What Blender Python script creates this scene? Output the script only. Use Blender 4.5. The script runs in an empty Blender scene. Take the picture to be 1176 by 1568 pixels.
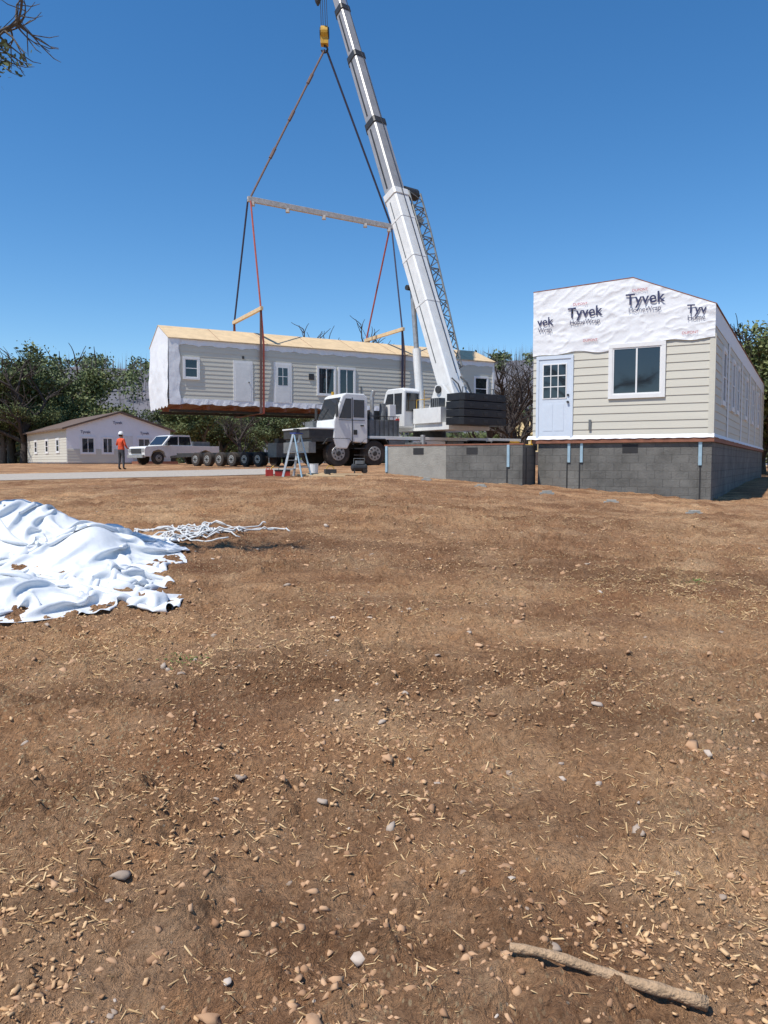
import bpy, math, random
import numpy as np
from mathutils import Vector, Matrix
random.seed(7); RNG=np.random.default_rng(7)
scene=bpy.context.scene
R=math.radians
# ---------------------------------------------------------------- noise
def _h(ix,iy,seed):
    n=(ix.astype(np.int64)*374761393+iy.astype(np.int64)*668265263+seed*1442695041)&0x7fffffff
    n=((n^(n>>13))*1274126177)&0x7fffffff
    n=n^(n>>16)
    return (n&0xffff)/65535.0
def vnoise(x,y,seed=0):
    x=np.asarray(x,float);y=np.asarray(y,float)
    ix=np.floor(x);iy=np.floor(y);fx=x-ix;fy=y-iy
    fx=fx*fx*(3-2*fx);fy=fy*fy*(3-2*fy)
    a=_h(ix,iy,seed);b=_h(ix+1,iy,seed);c=_h(ix,iy+1,seed);d=_h(ix+1,iy+1,seed)
    return (a*(1-fx)+b*fx)*(1-fy)+(c*(1-fx)+d*fx)*fy
def fbm(x,y,o=4,seed=0):
    s=0;a=.5;f=1.0;t=0
    for i in range(o):
        s=s+a*vnoise(np.asarray(x)*f+i*17.3,np.asarray(y)*f-i*9.1,seed+i);t+=a;a*=.5;f*=2.03
    return s/t
def sstep(a,b,x):
    t=np.clip((x-a)/(b-a),0,1);return t*t*(3-2*t)
# ---------------------------------------------------------------- terrain
def gbase(x,y):
    x=np.asarray(x,float);y=np.asarray(y,float)
    yc=np.clip(y,-6,34)
    z=1.5*(1-(1-yc/34)**2)
    near=-.065*np.clip(x,0,9)
    far=-.60*sstep(7,11,x)
    k=sstep(22,30,y)
    right=near*(1-k)+far*k
    right=right*sstep(0,14,y)
    left=-.018*np.clip(-x,0,14)*(1-sstep(40,52,y))*sstep(3,10,y)
    return z+right+left
def road_c(x):
    return 25.5+0.11*(x+3)
def road_mask(x,y):
    c=road_c(x); 
    return (1-sstep(3.2,4.6,np.abs(y-c)))*(1-sstep(-6,-2.5,x))
RUTS=((4.3,.16,.02),(5.6,.15,.02),(6.9,.10,.02),(8.1,.10,.02),(9.4,.05,.012),(10.9,.05,.012),(12.1,-.02,.012),(13.3,-.07,.01),(14.9,-.07,.01),(16.6,.02,.006),(18.3,.02,.006),(19.6,.0,.004))
def gdetail(x,y):
    near=1-sstep(8,30,y)
    big=(fbm(x*.35,y*.35,3,5)-.5)*.10*sstep(1,6,np.abs(y))
    mid=(fbm(x*1.6,y*1.6,3,11)-.5)*.08*(.35+.65*near)
    lump=fbm(x*5,y*5,4,21); lump=np.clip(lump-.50,0,1)*.20*near
    l2=np.clip(fbm(x*17,y*17,3,23)-.50,0,1)*.10*near*(.3+1.4*fbm(x*1.3,y*1.3,2,29))
    fine=(fbm(x*36,y*36,3,31)-.5)*.020*near
    wv=.35*(fbm(x*.4,y*.4,2,88)-.5)
    r=0
    for i,(c,s,cu) in enumerate(RUTS):
        d=y-(c+s*x+cu*x*x)-wv
        r=r-.060*np.exp(-(d/.20)**2)*(.55+.45*np.clip(2.5*np.sin((x+(d if i%2 else -d)*1.2)*24),-1,1))+.04*np.exp(-((np.abs(d)-.33)/.10)**2)*(.3+1.2*fbm(x*4,y*4,2,70+i))
    return (big+mid+lump+l2+fine+r*(1-sstep(20,24,y))*(.45+1.0*sstep(5,10,y))*sstep(.32,.5,fbm(x*.45,y*.45,2,77)))*(1-road_mask(x,y))
def gz(x,y):
    x=np.asarray(x,float);y=np.asarray(y,float)
    fade=1-sstep(60,90,np.abs(y))
    return gbase(x,y)+gdetail(x,y)*fade
def G(x,y): return float(gz(np.array([x]),np.array([y]))[0])
# ---------------------------------------------------------------- materials
def nodes(m):
    m.use_nodes=True; return m.node_tree.nodes,m.node_tree.links
def pm(name,c,rough=.7,metal=0,var=.18,scale=6,bump=.0,bscale=40,stretch=(1,1,1),c2=None,spec=.5,dirt=None):
    m=bpy.data.materials.new(name);N,L=nodes(m);b=N['Principled BSDF']
    tc=N.new('ShaderNodeTexCoord');mp=N.new('ShaderNodeMapping');mp.inputs['Scale'].default_value=stretch
    L.new(tc.outputs['Object'],mp.inputs['Vector'])
    nz=N.new('ShaderNodeTexNoise');nz.inputs['Scale'].default_value=scale;nz.inputs['Detail'].default_value=5;nz.inputs['Roughness'].default_value=.65
    L.new(mp.outputs['Vector'],nz.inputs['Vector'])
    cr=N.new('ShaderNodeValToRGB');cr.color_ramp.elements[0].position=.3;cr.color_ramp.elements[1].position=.7
    d=c2 if c2 else tuple(k*(1-2*var) for k in c)
    cr.color_ramp.elements[0].color=(*d,1);cr.color_ramp.elements[1].color=(*c,1)
    L.new(nz.outputs['Fac'],cr.inputs['Fac'])
    L.new(cr.outputs['Color'],b.inputs['Base Color'])
    b.inputs['Roughness'].default_value=rough;b.inputs['Metallic'].default_value=metal
    b.inputs['Specular IOR Level'].default_value=spec
    if bump:
        n2=N.new('ShaderNodeTexNoise');n2.inputs['Scale'].default_value=bscale;n2.inputs['Detail'].default_value=4
        L.new(mp.outputs['Vector'],n2.inputs['Vector'])
        bp=N.new('ShaderNodeBump');bp.inputs['Strength'].default_value=bump;bp.inputs['Distance'].default_value=.05
        L.new(n2.outputs['Fac'],bp.inputs['Height']);L.new(bp.outputs['Normal'],b.inputs['Normal'])
    return m
M_white=pm('white_paint',(.76,.76,.74),.35,var=.08,scale=3)
M_wtrim=pm('white_trim',(.78,.78,.77),.5,var=.03)
M_silver=pm('boom_grey_paint',(.42,.41,.40),.35,.25,var=.12,scale=2)
M_dark=pm('dark_steel',(.05,.05,.05),.5,.2,var=.2)
M_grey=pm('grey_steel',(.22,.23,.23),.5,.3,var=.2)
M_black=pm('black_counterweight',(.018,.019,.022),.45,var=.2)
M_rub=pm('tyre_rubber',(.022,.021,.02),.85,var=.3,c2=(.06,.045,.035))
M_hub=pm('wheel_hub',(.45,.45,.44),.4,.5,var=.2)
M_yel=pm('safety_yellow',(.62,.36,.03),.5)
M_red=pm('red_paint',(.5,.04,.03),.5)
M_sid=pm('cream_siding',(.60,.575,.49),.6,var=.03,scale=1.5,bump=.05,bscale=30,stretch=(.3,.3,4))
M_ty=pm('house_wrap',(.80,.81,.83),.55,var=.03,scale=2,bump=.25,bscale=5)
M_concl=pm('light_concrete',(.36,.345,.305),.9,var=.14,scale=3,bump=.3,bscale=30)
M_rim=pm('rim_board',(.30,.12,.07),.75,var=.2)
M_ply=pm('plywood',(.72,.53,.31),.75,var=.12,scale=2.5,stretch=(1,1,1))
M_under=pm('floor_underside',(.28,.14,.08),.8)
M_shin=pm('roof_shingle',(.16,.11,.085),.9)
M_door=pm('pale_blue_door',(.62,.69,.78),.45,var=.03)
M_strapb=pm('galvanised_strap',(.42,.58,.68),.35,.3,var=.1)
M_tar=pm('black_waterproofing',(.03,.03,.032),.7)
M_slr=pm('red_sling',(.42,.09,.06),.8)
M_slb=pm('dark_blue_sling',(.05,.05,.09),.8)
M_slt=pm('tan_sling',(.20,.13,.11),.8)
M_cable=pm('steel_cable',(.08,.08,.09),.5,.5)
M_beam=pm('spreader_paint',(.60,.56,.52),.5,var=.2)
M_ink=pm('ink_navy',(.03,.035,.10),.6,var=.02)
M_inkr=pm('ink_red',(.45,.05,.07),.6,var=.02)
M_bark=pm('bark',(.15,.12,.09),.95,var=.3,scale=8,bump=.5)
M_burn=pm('burned_bark',(.07,.055,.047),.95,var=.3,scale=8)
M_bl=pm('blue_plastic',(.03,.06,.3),.5)
# concrete block wall with mortar joints; u runs along either wall direction
def blockmat():
    m=pm('concrete',(.20,.195,.18),.92,var=.26,scale=1.6,bump=.0)
    N,L=m.node_tree.nodes,m.node_tree.links;b=N['Principled BSDF'];g=N.new('ShaderNodeNewGeometry')
    sp=N.new('ShaderNodeSeparateXYZ');L.new(g.outputs['Position'],sp.inputs[0])
    def dot(v):
        x=N.new('ShaderNodeVectorMath');x.operation='DOT_PRODUCT';L.new(g.outputs['Position'],x.inputs[0]);x.inputs[1].default_value=v;return x.outputs['Value']
    def ndot(v):
        x=N.new('ShaderNodeVectorMath');x.operation='DOT_PRODUCT';L.new(g.outputs['True Normal'],x.inputs[0]);x.inputs[1].default_value=v
        y=N.new('ShaderNodeMath');y.operation='ABSOLUTE';L.new(x.outputs['Value'],y.inputs[0]);z=N.new('ShaderNodeMath');z.operation='GREATER_THAN';L.new(y.outputs[0],z.inputs[0]);z.inputs[1].default_value=.7;return z.outputs[0]
    f=ndot((.484,.875,0));mx=N.new('ShaderNodeMix');mx.data_type='FLOAT';L.new(f,mx.inputs[0]);L.new(dot((.484,.875,0)),mx.inputs[2]);L.new(dot((.875,-.484,0)),mx.inputs[3])
    cb=N.new('ShaderNodeCombineXYZ');L.new(mx.outputs[0],cb.inputs[0]);L.new(sp.outputs[2],cb.inputs[1])
    br=N.new('ShaderNodeTexBrick');L.new(cb.outputs[0],br.inputs['Vector']);br.inputs['Scale'].default_value=1;br.inputs['Brick Width'].default_value=.4;br.inputs['Row Height'].default_value=.2;br.inputs['Mortar Size'].default_value=.007;br.inputs['Mortar Smooth'].default_value=.6
    br.inputs['Color1'].default_value=(1,1,1,1);br.inputs['Color2'].default_value=(.86,.86,.86,1);br.inputs['Mortar'].default_value=(.70,.70,.70,1)
    src=b.inputs['Base Color'].links[0].from_socket;mu=N.new('ShaderNodeMix');mu.data_type='RGBA';mu.blend_type='MULTIPLY';mu.inputs[0].default_value=.7;L.new(src,mu.inputs[6]);L.new(br.outputs['Color'],mu.inputs[7]);L.new(mu.outputs[2],b.inputs['Base Color'])
    nz=N.new('ShaderNodeTexNoise');nz.inputs['Scale'].default_value=28;nz.inputs['Detail'].default_value=5;L.new(g.outputs['Position'],nz.inputs['Vector'])
    ad=N.new('ShaderNodeMath');ad.operation='SUBTRACT';L.new(nz.outputs['Fac'],ad.inputs[0]);L.new(br.outputs['Fac'],ad.inputs[1])
    bp=N.new('ShaderNodeBump');bp.inputs['Strength'].default_value=.7;bp.inputs['Distance'].default_value=.02;L.new(ad.outputs[0],bp.inputs['Height']);L.new(bp.outputs['Normal'],b.inputs['Normal'])
    return m
M_conc=blockmat()
m=bpy.data.materials.new('window_glass');N,L=nodes(m);b=N['Principled BSDF']
b.inputs['Base Color'].default_value=(.018,.022,.028,1);b.inputs['Roughness'].default_value=.04;b.inputs['Specular IOR Level'].default_value=.9
nz=N.new('ShaderNodeTexNoise');nz.inputs['Scale'].default_value=1.2;tc=N.new('ShaderNodeTexCoord');L.new(tc.outputs['Object'],nz.inputs['Vector'])
bp=N.new('ShaderNodeBump');bp.inputs['Strength'].default_value=.05;L.new(nz.outputs['Fac'],bp.inputs['Height']);L.new(bp.outputs['Normal'],b.inputs['Normal'])
M_glass=m
def leafmat(name,a,c,rough=.65):
    m=bpy.data.materials.new(name);N,L=nodes(m);b=N['Principled BSDF']
    g=N.new('ShaderNodeNewGeometry');cr=N.new('ShaderNodeValToRGB')
    cr.color_ramp.elements[0].color=(*a,1);cr.color_ramp.elements[1].color=(*c,1)
    L.new(g.outputs['Random Per Island'],cr.inputs['Fac']);L.new(cr.outputs['Color'],b.inputs['Base Color'])
    b.inputs['Roughness'].default_value=rough
    b.inputs['Specular IOR Level'].default_value=.3
    return m
M_leaf=leafmat('oak_leaves',(.07,.10,.03),(.20,.22,.09))
M_leafd=leafmat('dark_leaves',(.055,.08,.032),(.15,.18,.075))
M_chip=leafmat('wood_chip',(.32,.17,.085),(.70,.46,.25),.9)
M_straw=leafmat('straw',(.42,.26,.12),(.74,.53,.29),.9)
M_stone=leafmat('field_stone',(.30,.22,.16),(.56,.47,.39),.95)
M_clod=leafmat('dirt_clod',(.32,.18,.10),(.56,.35,.205),.98)
M_weed=leafmat('weed_leaf',(.10,.16,.04),(.22,.28,.09),.8)
# ---------------------------------------------------------------- mesh builder
I4=Matrix.Identity(4)
def frame(o,fx,z=0):
    f=Vector((fx[0],fx[1],0)).normalized();l=Vector((-f.y,f.x,0))
    return Matrix(((f.x,l.x,0,o[0]),(f.y,l.y,0,o[1]),(0,0,1,z),(0,0,0,1)))
class MB:
    def __init__(s,M=I4): s.v=[];s.f=[];s.mi=[];s.mats=[];s.M=M
    def m(s,mat):
        if mat not in s.mats: s.mats.append(mat)
        return s.mats.index(mat)
    def add(s,vs,fs,mat):
        o=len(s.v);k=s.m(mat)
        for p in vs: s.v.append(tuple(s.M@Vector(p)))
        for f in fs: s.f.append([o+i for i in f]);s.mi.append(k)
    def box(s,a,b,mat):
        x0,y0,z0=[min(a[i],b[i]) for i in range(3)];x1,y1,z1=[max(a[i],b[i]) for i in range(3)]
        s.add([(x0,y0,z0),(x1,y0,z0),(x1,y1,z0),(x0,y1,z0),(x0,y0,z1),(x1,y0,z1),(x1,y1,z1),(x0,y1,z1)],
          [(0,3,2,1),(4,5,6,7),(0,1,5,4),(1,2,6,5),(2,3,7,6),(3,0,4,7)],mat)
    def prism(s,poly,c0,c1,mat,axis='y'):
        n=len(poly)
        def P(p,c): return (p[0],c,p[1]) if axis=='y' else ((c,p[0],p[1]) if axis=='x' else (p[0],p[1],c))
        vs=[P(p,c0) for p in poly]+[P(p,c1) for p in poly]
        fs=[tuple(range(n)),tuple(range(2*n-1,n-1,-1))]+[(i,i+n,(i+1)%n+n,(i+1)%n) for i in range(n)]
        s.add(vs,fs,mat)
    def tube(s,pts,r,mat,n=6,caps=True):
        pts=[Vector(p) for p in pts]
        if not hasattr(r,'__len__'): r=[r]*len(pts)
        vs=[];fs=[];up=Vector((0,0,1))
        for i,p in enumerate(pts):
            d=(pts[min(i+1,len(pts)-1)]-pts[max(i-1,0)]);d=d.normalized() if d.length>1e-9 else Vector((0,0,1))
            if i==0:
                a=d.cross(up) if abs(d.z)<.95 else d.cross(Vector((1,0,0)))
            else: a=a-d*a.dot(d)
            a=a.normalized();b=d.cross(a)
            for k in range(n):
                t=2*math.pi*k/n;vs.append(p+(a*math.cos(t)+b*math.sin(t))*r[i])
        for i in range(len(pts)-1):
            for k in range(n):
                fs.append((i*n+k,i*n+(k+1)%n,(i+1)*n+(k+1)%n,(i+1)*n+k))
        if caps:
            fs.append(tuple(range(n-1,-1,-1)));fs.append(tuple(range((len(pts)-1)*n,len(pts)*n)))
        s.add(vs,fs,mat)
    def beam(s,p0,p1,side,prof0,prof1,mat):
        p0=Vector(p0);p1=Vector(p1);d=(p1-p0).normalized();w=Vector(side).normalized();w=(w-d*w.dot(d)).normalized();n=w.cross(d)
        k=len(prof0)
        vs=[p0+w*a+n*b for a,b in prof0]+[p1+w*a+n*b for a,b in prof1]
        fs=[tuple(range(k)),tuple(range(2*k-1,k-1,-1))]+[(i,i+k,(i+1)%k+k,(i+1)%k) for i in range(k)]
        s.add(vs,fs,mat)
    def wheel(s,c,r,w,side,hub=True):
        c=Vector(c);a=Vector(side).normalized()
        s.tube([c-a*w/2,c-a*w*.42,c+a*w*.42,c+a*w/2],[r*.9,r,r,r*.9],M_rub,22)
        if hub:
            s.tube([c+a*w*.5,c+a*(w*.5+.012)],[r*.56,r*.54],M_hub,16)
            s.tube([c+a*(w*.5+.012),c+a*(w*.5+.06)],[r*.2,r*.16],M_dark,10)
            for k in range(8):
                t=k*math.pi/4;q=a.cross(Vector((0,0,1))).normalized()
                o=c+a*(w*.5+.012)+(q*math.cos(t)+Vector((0,0,1))*math.sin(t))*r*.38
                s.tube([o,o+a*.012],r*.07,M_dark,6)
    def build(s,name,parent=None,loc=None,bevel=0,smooth=False):
        me=bpy.data.meshes.new(name)
        if parent is not None: o=Vector(parent.location)
        else: o=Vector(loc) if loc is not None else Vector((0,0,0))
        me.from_pydata([tuple(Vector(v)-o) for v in s.v],[],s.f)
        for q in s.mats: me.materials.append(q)
        me.polygons.foreach_set('material_index',s.mi)
        import bmesh
        bm=bmesh.new();bm.from_mesh(me);bmesh.ops.recalc_face_normals(bm,faces=bm.faces);bm.to_mesh(me);bm.free()
        if smooth: me.polygons.foreach_set('use_smooth',[True]*len(me.polygons))
        ob=bpy.data.objects.new(name,me);scene.collection.objects.link(ob)
        if parent is not None: ob.parent=parent
        else: ob.location=o
        if bevel:
            bv=ob.modifiers.new('bevel','BEVEL');bv.width=bevel;bv.segments=2;bv.limit_method='ANGLE';bv.angle_limit=R(40)
        return ob
def empty(name,loc):
    e=bpy.data.objects.new(name,None);e.location=loc;scene.collection.objects.link(e);return e
def npmesh(name,V,F,mats,mi=None,loc=(0,0,0),smooth=False):
    V=np.asarray(V,np.float32)-np.array(loc,np.float32);F=np.asarray(F,np.int32)
    me=bpy.data.meshes.new(name);k=F.shape[1]
    me.vertices.add(len(V));me.vertices.foreach_set('co',V.ravel())
    me.loops.add(F.size);me.loops.foreach_set('vertex_index',F.ravel())
    me.polygons.add(len(F));me.polygons.foreach_set('loop_start',np.arange(0,F.size,k,dtype=np.int32))
    me.polygons.foreach_set('loop_total',np.full(len(F),k,np.int32))
    for q in mats: me.materials.append(q)
    if mi is not None: me.polygons.foreach_set('material_index',np.asarray(mi,np.int32))
    if smooth: me.polygons.foreach_set('use_smooth',np.ones(len(F),bool))
    me.update(calc_edges=True);me.validate()
    ob=bpy.data.objects.new(name,me);ob.location=loc;scene.collection.objects.link(ob);return ob
def gridmesh(name,X,Y,Z,mat,smooth=True):
    ny,nx=X.shape;V=np.stack([X.ravel(),Y.ravel(),Z.ravel()],1)
    i=np.arange(ny*nx).reshape(ny,nx)
    F=np.stack([i[:-1,:-1].ravel(),i[:-1,1:].ravel(),i[1:,1:].ravel(),i[1:,:-1].ravel()],1)
    return npmesh(name,V,F,[mat],smooth=smooth)
# ---------------------------------------------------------------- ground
def axis_pts(fine,step,grow,lim):
    p=[0.0];s=step
    while p[-1]<lim:
        if p[-1]>fine: s*=grow
        p.append(p[-1]+s)
    return np.array(p)
xp=axis_pts(2.4,.013,1.018,2500);xs=np.concatenate([-xp[:0:-1],xp])
yp=axis_pts(3.0,.012,1.009,2500)+1.4;yn=1.4-axis_pts(0,.12,1.3,400)[1:]
ys=np.concatenate([yn[::-1],yp])
X,Y=np.meshgrid(xs,ys);Z=gz(X,Y)
m=bpy.data.materials.new('dirt_ground');N,L=nodes(m);b=N['Principled BSDF'];b.inputs['Roughness'].default_value=.97;b.inputs['Specular IOR Level'].default_value=.1
tc=N.new('ShaderNodeTexCoord')
def noise(sc,det=6,ro=.6,vec=None,stretch=None):
    n=N.new('ShaderNodeTexNoise');n.inputs['Scale'].default_value=sc;n.inputs['Detail'].default_value=det;n.inputs['Roughness'].default_value=ro
    if stretch:
        mp=N.new('ShaderNodeMapping');mp.inputs['Scale'].default_value=stretch;mp.inputs['Rotation'].default_value=(0,0,R(4));L.new(tc.outputs['Object'],mp.inputs['Vector']);L.new(mp.outputs['Vector'],n.inputs['Vector'])
    else: L.new(tc.outputs['Object'],n.inputs['Vector'])
    return n.outputs['Fac']
def ramp(fac,stops):
    r=N.new('ShaderNodeValToRGB');e=r.color_ramp.elements
    while len(e)<len(stops): e.new(.5)
    for i,(p,c) in enumerate(stops): e[i].position=p;e[i].color=(*c,1)
    L.new(fac,r.inputs['Fac']);return r.outputs['Color']
def mix(f,a,bb,mode='MIX'):
    x=N.new('ShaderNodeMix');x.data_type='RGBA';x.blend_type=mode
    if isinstance(f,float): x.inputs[0].default_value=f
    else: L.new(f,x.inputs[0])
    for s,vv in ((x.inputs[6],a),(x.inputs[7],bb)):
        if isinstance(vv,tuple): s.default_value=(*vv,1)
        else: L.new(vv,s)
    return x.outputs[2]
def mul(a,bb):
    x=N.new('ShaderNodeMath');x.operation='MULTIPLY';L.new(a,x.inputs[0])
    if isinstance(bb,float): x.inputs[1].default_value=bb
    else: L.new(bb,x.inputs[1])
    return x.outputs[0]
base=ramp(noise(1.3,6,.7),[(.32,(.385,.205,.112)),(.48,(.51,.295,.162)),(.66,(.68,.44,.26))])
fine=ramp(noise(38,5,.75),[(.34,(.60,.56,.53)),(.5,(1.0,1.0,1.0)),(.68,(1.32,1.29,1.24))])
col=mix(.95,base,fine,'MULTIPLY')
big=ramp(noise(.25,3,.6),[(.38,(.78,.74,.73)),(.62,(1.08,1.07,1.04))])
col=mix(1.0,col,big,'MULTIPLY')
stre=ramp(noise(1.0,5,.7,stretch=(.22,1.9,1)),[(.40,(.70,.67,.65)),(.5,(1,1,1)),(.62,(1.22,1.19,1.13))])
col=mix(.8,col,stre,'MULTIPLY')
vs_=N.new('ShaderNodeTexVoronoi');vs_.inputs['Scale'].default_value=55
mp=N.new('ShaderNodeMapping');mp.inputs['Scale'].default_value=(1,.45,1);mp.inputs['Rotation'].default_value=(0,0,R(35));L.new(tc.outputs['Object'],mp.inputs['Vector']);L.new(mp.outputs['Vector'],vs_.inputs['Vector'])
cell=ramp(vs_.outputs['Distance'],[(.22,(1,1,1)),(.34,(0,0,0))])
patch=ramp(noise(.8,4,.6),[(.46,(0,0,0)),(.60,(1,1,1))])
col=mix(mul(mul(cell,patch),ramp(noise(14,2),[(.42,(0,0,0)),(.52,(1,1,1))])),col,(.68,.49,.28))
vo=N.new('ShaderNodeTexVoronoi');vo.inputs['Scale'].default_value=30;L.new(tc.outputs['Object'],vo.inputs['Vector'])
pb=ramp(vo.outputs['Distance'],[(.10,(1,1,1)),(.18,(0,0,0))])
col=mix(mul(pb,ramp(noise(9,3),[(.55,(0,0,0)),(.62,(1,1,1))])),col,(.56,.43,.31))
L.new(col,b.inputs['Base Color'])
hs=N.new('ShaderNodeMath');hs.operation='ADD';L.new(noise(50,5,.75),hs.inputs[0]);L.new(mul(noise(11,5,.7),1.6),hs.inputs[1])
bp=N.new('ShaderNodeBump');bp.inputs['Strength'].default_value=1.0;bp.inputs['Distance'].default_value=.065;L.new(hs.outputs[0],bp.inputs['Height']);L.new(bp.outputs['Normal'],b.inputs['Normal'])
ground=gridmesh('ground',X,Y,Z,m)
M_grav=pm('road_gravel',(.50,.44,.37),.95,var=.2,scale=14,bump=.5,bscale=30)
rx=np.linspace(-70,-3,200);rw=np.linspace(-3.1,3.1,24)
RX,RW=np.meshgrid(rx,rw);RY=road_c(RX)+RW*(1+.12*(fbm(RX*.4,RW,2,3)-.5))
gridmesh('gravel_road',RX,RY,gbase(RX,RY)+.03-.02*(np.abs(RW)/3.1)**4,M_grav)
# ---------------------------------------------------------------- scatter
def scatter_pts(n,y0,y1,power=1.0,patch=None,seed=1):
    r=np.random.default_rng(seed)
    y=y0+(y1-y0)*r.random(n)**power;x=(r.random(n)*2-1)*(1.2+.62*y)
    if patch is not None:
        p=fbm(x*patch[0],y*patch[0],3,patch[1]);k=r.random(n)<sstep(patch[2],patch[3],p)+.05;x=x[k];y=y[k]
    return x,y,r
def scatter_boxes(name,x,y,r,L0,L1,wr,tr,mat,tilt=.35,lift=.3):
    n=len(x);Lh=(L0+(L1-L0)*r.random(n)**2.2)/2;W=Lh*(wr[0]+(wr[1]-wr[0])*r.random(n));T=np.maximum(W*tr,.0012)
    a=r.random(n)*6.283;t=(r.random(n)-.5)*2*tilt;t2=(r.random(n)-.5)*2*tilt
    dx=np.stack([np.cos(a)*np.cos(t),np.sin(a)*np.cos(t),np.sin(t)],1)
    dy=np.stack([-np.sin(a)*np.cos(t2),np.cos(a)*np.cos(t2),np.sin(t2)],1);dz=np.cross(dx,dy)
    c=np.stack([x,y,gz(x,y)+T*lift+.002],1)
    bend=(r.random(n)-.5)*.7
    V=[]
    for sx,sy,sz in ((-1,-.8,-1),(1,-.6,-1),(.85,.9,-1),(-.9,.7,-1),(-.8,-.7,1),(.9,-.5,1),(.7,.8,1),(-.85,.6,1)):
        V.append(c+dx*(Lh*sx)[:,None]+dy*(W*(sy*(1+.5*bend*sx)+bend*sx*1.2))[:,None]+dz*(T*sz)[:,None])
    V=np.stack(V,1).reshape(-1,3)
    f=np.array([(0,3,2,1),(4,5,6,7),(0,1,5,4),(1,2,6,5),(2,3,7,6),(3,0,4,7)])
    F=(np.arange(n)[:,None,None]*8+f[None]).reshape(-1,4)
    return npmesh(name,V,F,[mat])
x,y,r=scatter_pts(120000,1.3,15,1.45,(.9,61,.47,.64),2)
scatter_boxes('wood_chips',x,y,r,.004,.030,(.2,.8),.4,M_chip,.6,.5)
x,y,r=scatter_pts(13000,1.3,13,1.4,(.7,91,.5,.66),3)
scatter_boxes('dry_straw',x,y,r,.01,.055,(.03,.08),.6,M_straw,.4,1.5)
r=np.random.default_rng(44);xx=[];yy=[]
for (cx,cy,sx,sy,n) in ((3.0,6.6,.9,.8,8000),(3.6,8.2,1.2,.6,4500),(-1.6,4.9,.9,.35,3000),(-1.1,2.5,.5,.45,2000),(.1,3.1,.3,.6,900),(1.0,2.7,.35,.4,1100),(1.5,4.2,.7,.4,1200),(.3,6.0,1.4,.5,2400),(-2.2,3.6,.5,.5,1000),(3.4,11.5,2.0,.5,3500),(6.5,13.0,1.6,.8,3200)):
    xx.append(cx+r.normal(size=n)*sx);yy.append(cy+r.normal(size=n)*sy)
x=np.concatenate(xx);y=np.concatenate(yy);k=(fbm(x*3,y*3,3,19)+.25*r.random(len(x))>.60)&(y>1.35);x=x[k];y=y[k]
scatter_boxes('dry_grass_litter',x,y,r,.010,.060,(.03,.16),.5,M_straw,.6,1.5)
x,y,r=scatter_pts(9000,7,22,1.0,(.35,131,.5,.66),4)
scatter_boxes('dry_straw',x,y,r,.02,.10,(.06,.2),.5,M_straw,.3,1.5)
r=np.random.default_rng(5);x=np.concatenate([c+r.normal(size=60)*.07 for c in (3.55,3.0,-1.25,3.9)]);y=np.concatenate([c+r.normal(size=60)*.06 for c in (6.4,7.3,4.75,6.9)])
scatter_boxes('weeds',x,y,r,.015,.04,(.2,.4),.2,M_weed,1.2,6)
import bmesh
def ico(sub):
    bm=bmesh.new();bmesh.ops.create_icosphere(bm,subdivisions=sub,radius=1);bm.verts.ensure_lookup_table()
    a=np.array([v.co[:] for v in bm.verts]);f=np.array([[v.index for v in f.verts] for f in bm.faces]);bm.free();return a,f
ICO={1:ico(1),2:ico(2)}
def stones(name,n,y0,y1,s0,s1,mat,seed,power=1.4,pw=3.5,patch=None,sub=1,jit=.2,sink=.0):
    IV,IF=ICO[sub]
    x,y,r=scatter_pts(n,y0,y1,power,patch,seed);n=len(x)
    s=s0+(s1-s0)*r.random(n)**pw
    vars_=[]
    for k in range(14):
        q=np.random.default_rng(seed*10+k)
        d=np.ones(len(IV))*1.1
        for j in range(6):
            nrm=q.normal(size=3);nrm/=np.linalg.norm(nrm);h=.30+.45*q.random();pr=IV@nrm;d=np.minimum(d,np.where(pr>h,h/np.maximum(pr,1e-6),9))
        d=d*np.clip(1+jit*q.normal(size=len(IV)),.5,1.6)
        vars_.append(IV*d[:,None]*np.array([1.1,.5+.6*q.random(),.35+.45*q.random()]))
    vars_=np.array(vars_);ch=r.integers(0,14,n);a=r.random(n)*6.283
    P=vars_[ch]*s[:,None,None]
    ca,sa=np.cos(a)[:,None],np.sin(a)[:,None]
    V=np.stack([P[:,:,0]*ca-P[:,:,1]*sa+x[:,None],P[:,:,0]*sa+P[:,:,1]*ca+y[:,None],P[:,:,2]+(gz(x,y)+s*sink)[:,None]],2).reshape(-1,3)
    F=(np.arange(n)[:,None,None]*len(IV)+IF[None]).reshape(-1,3)
    return npmesh(name,V,F,[mat])
stones('field_stones',420,1.6,12,.006,.036,M_stone,5,1.3,2.2,None,2,.07,.05)
stones('dirt_clods',38000,1.4,18,.002,.024,M_clod,6,1.5,3.0,(1.1,41,.35,.6),1,.3,-.05)
stones('dirt_clods',700,1.5,11,.012,.048,M_clod,16,1.2,1.8,(1.1,41,.35,.6),2,.16,-.1)
# stick
mb=MB();pts=[];rr=[]
for i in range(14):
    t=i/13;xx=.35+.50*t;yy=2.06-.11*t+.012*math.sin(5*t);pts.append((xx,yy,G(.35,2.06)*(1-t)+G(.85,1.95)*t+.024+.004*math.sin(9*t)));rr.append((.012+.006*t)*(1+.12*math.sin(i*2.1)))
mb.tube(pts,rr,pm('weathered_stick',(.52,.35,.21),.9,var=.2,scale=20,bump=.5,bscale=80),10)
mb.build('dead_stick',loc=pts[6],smooth=True)
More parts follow.
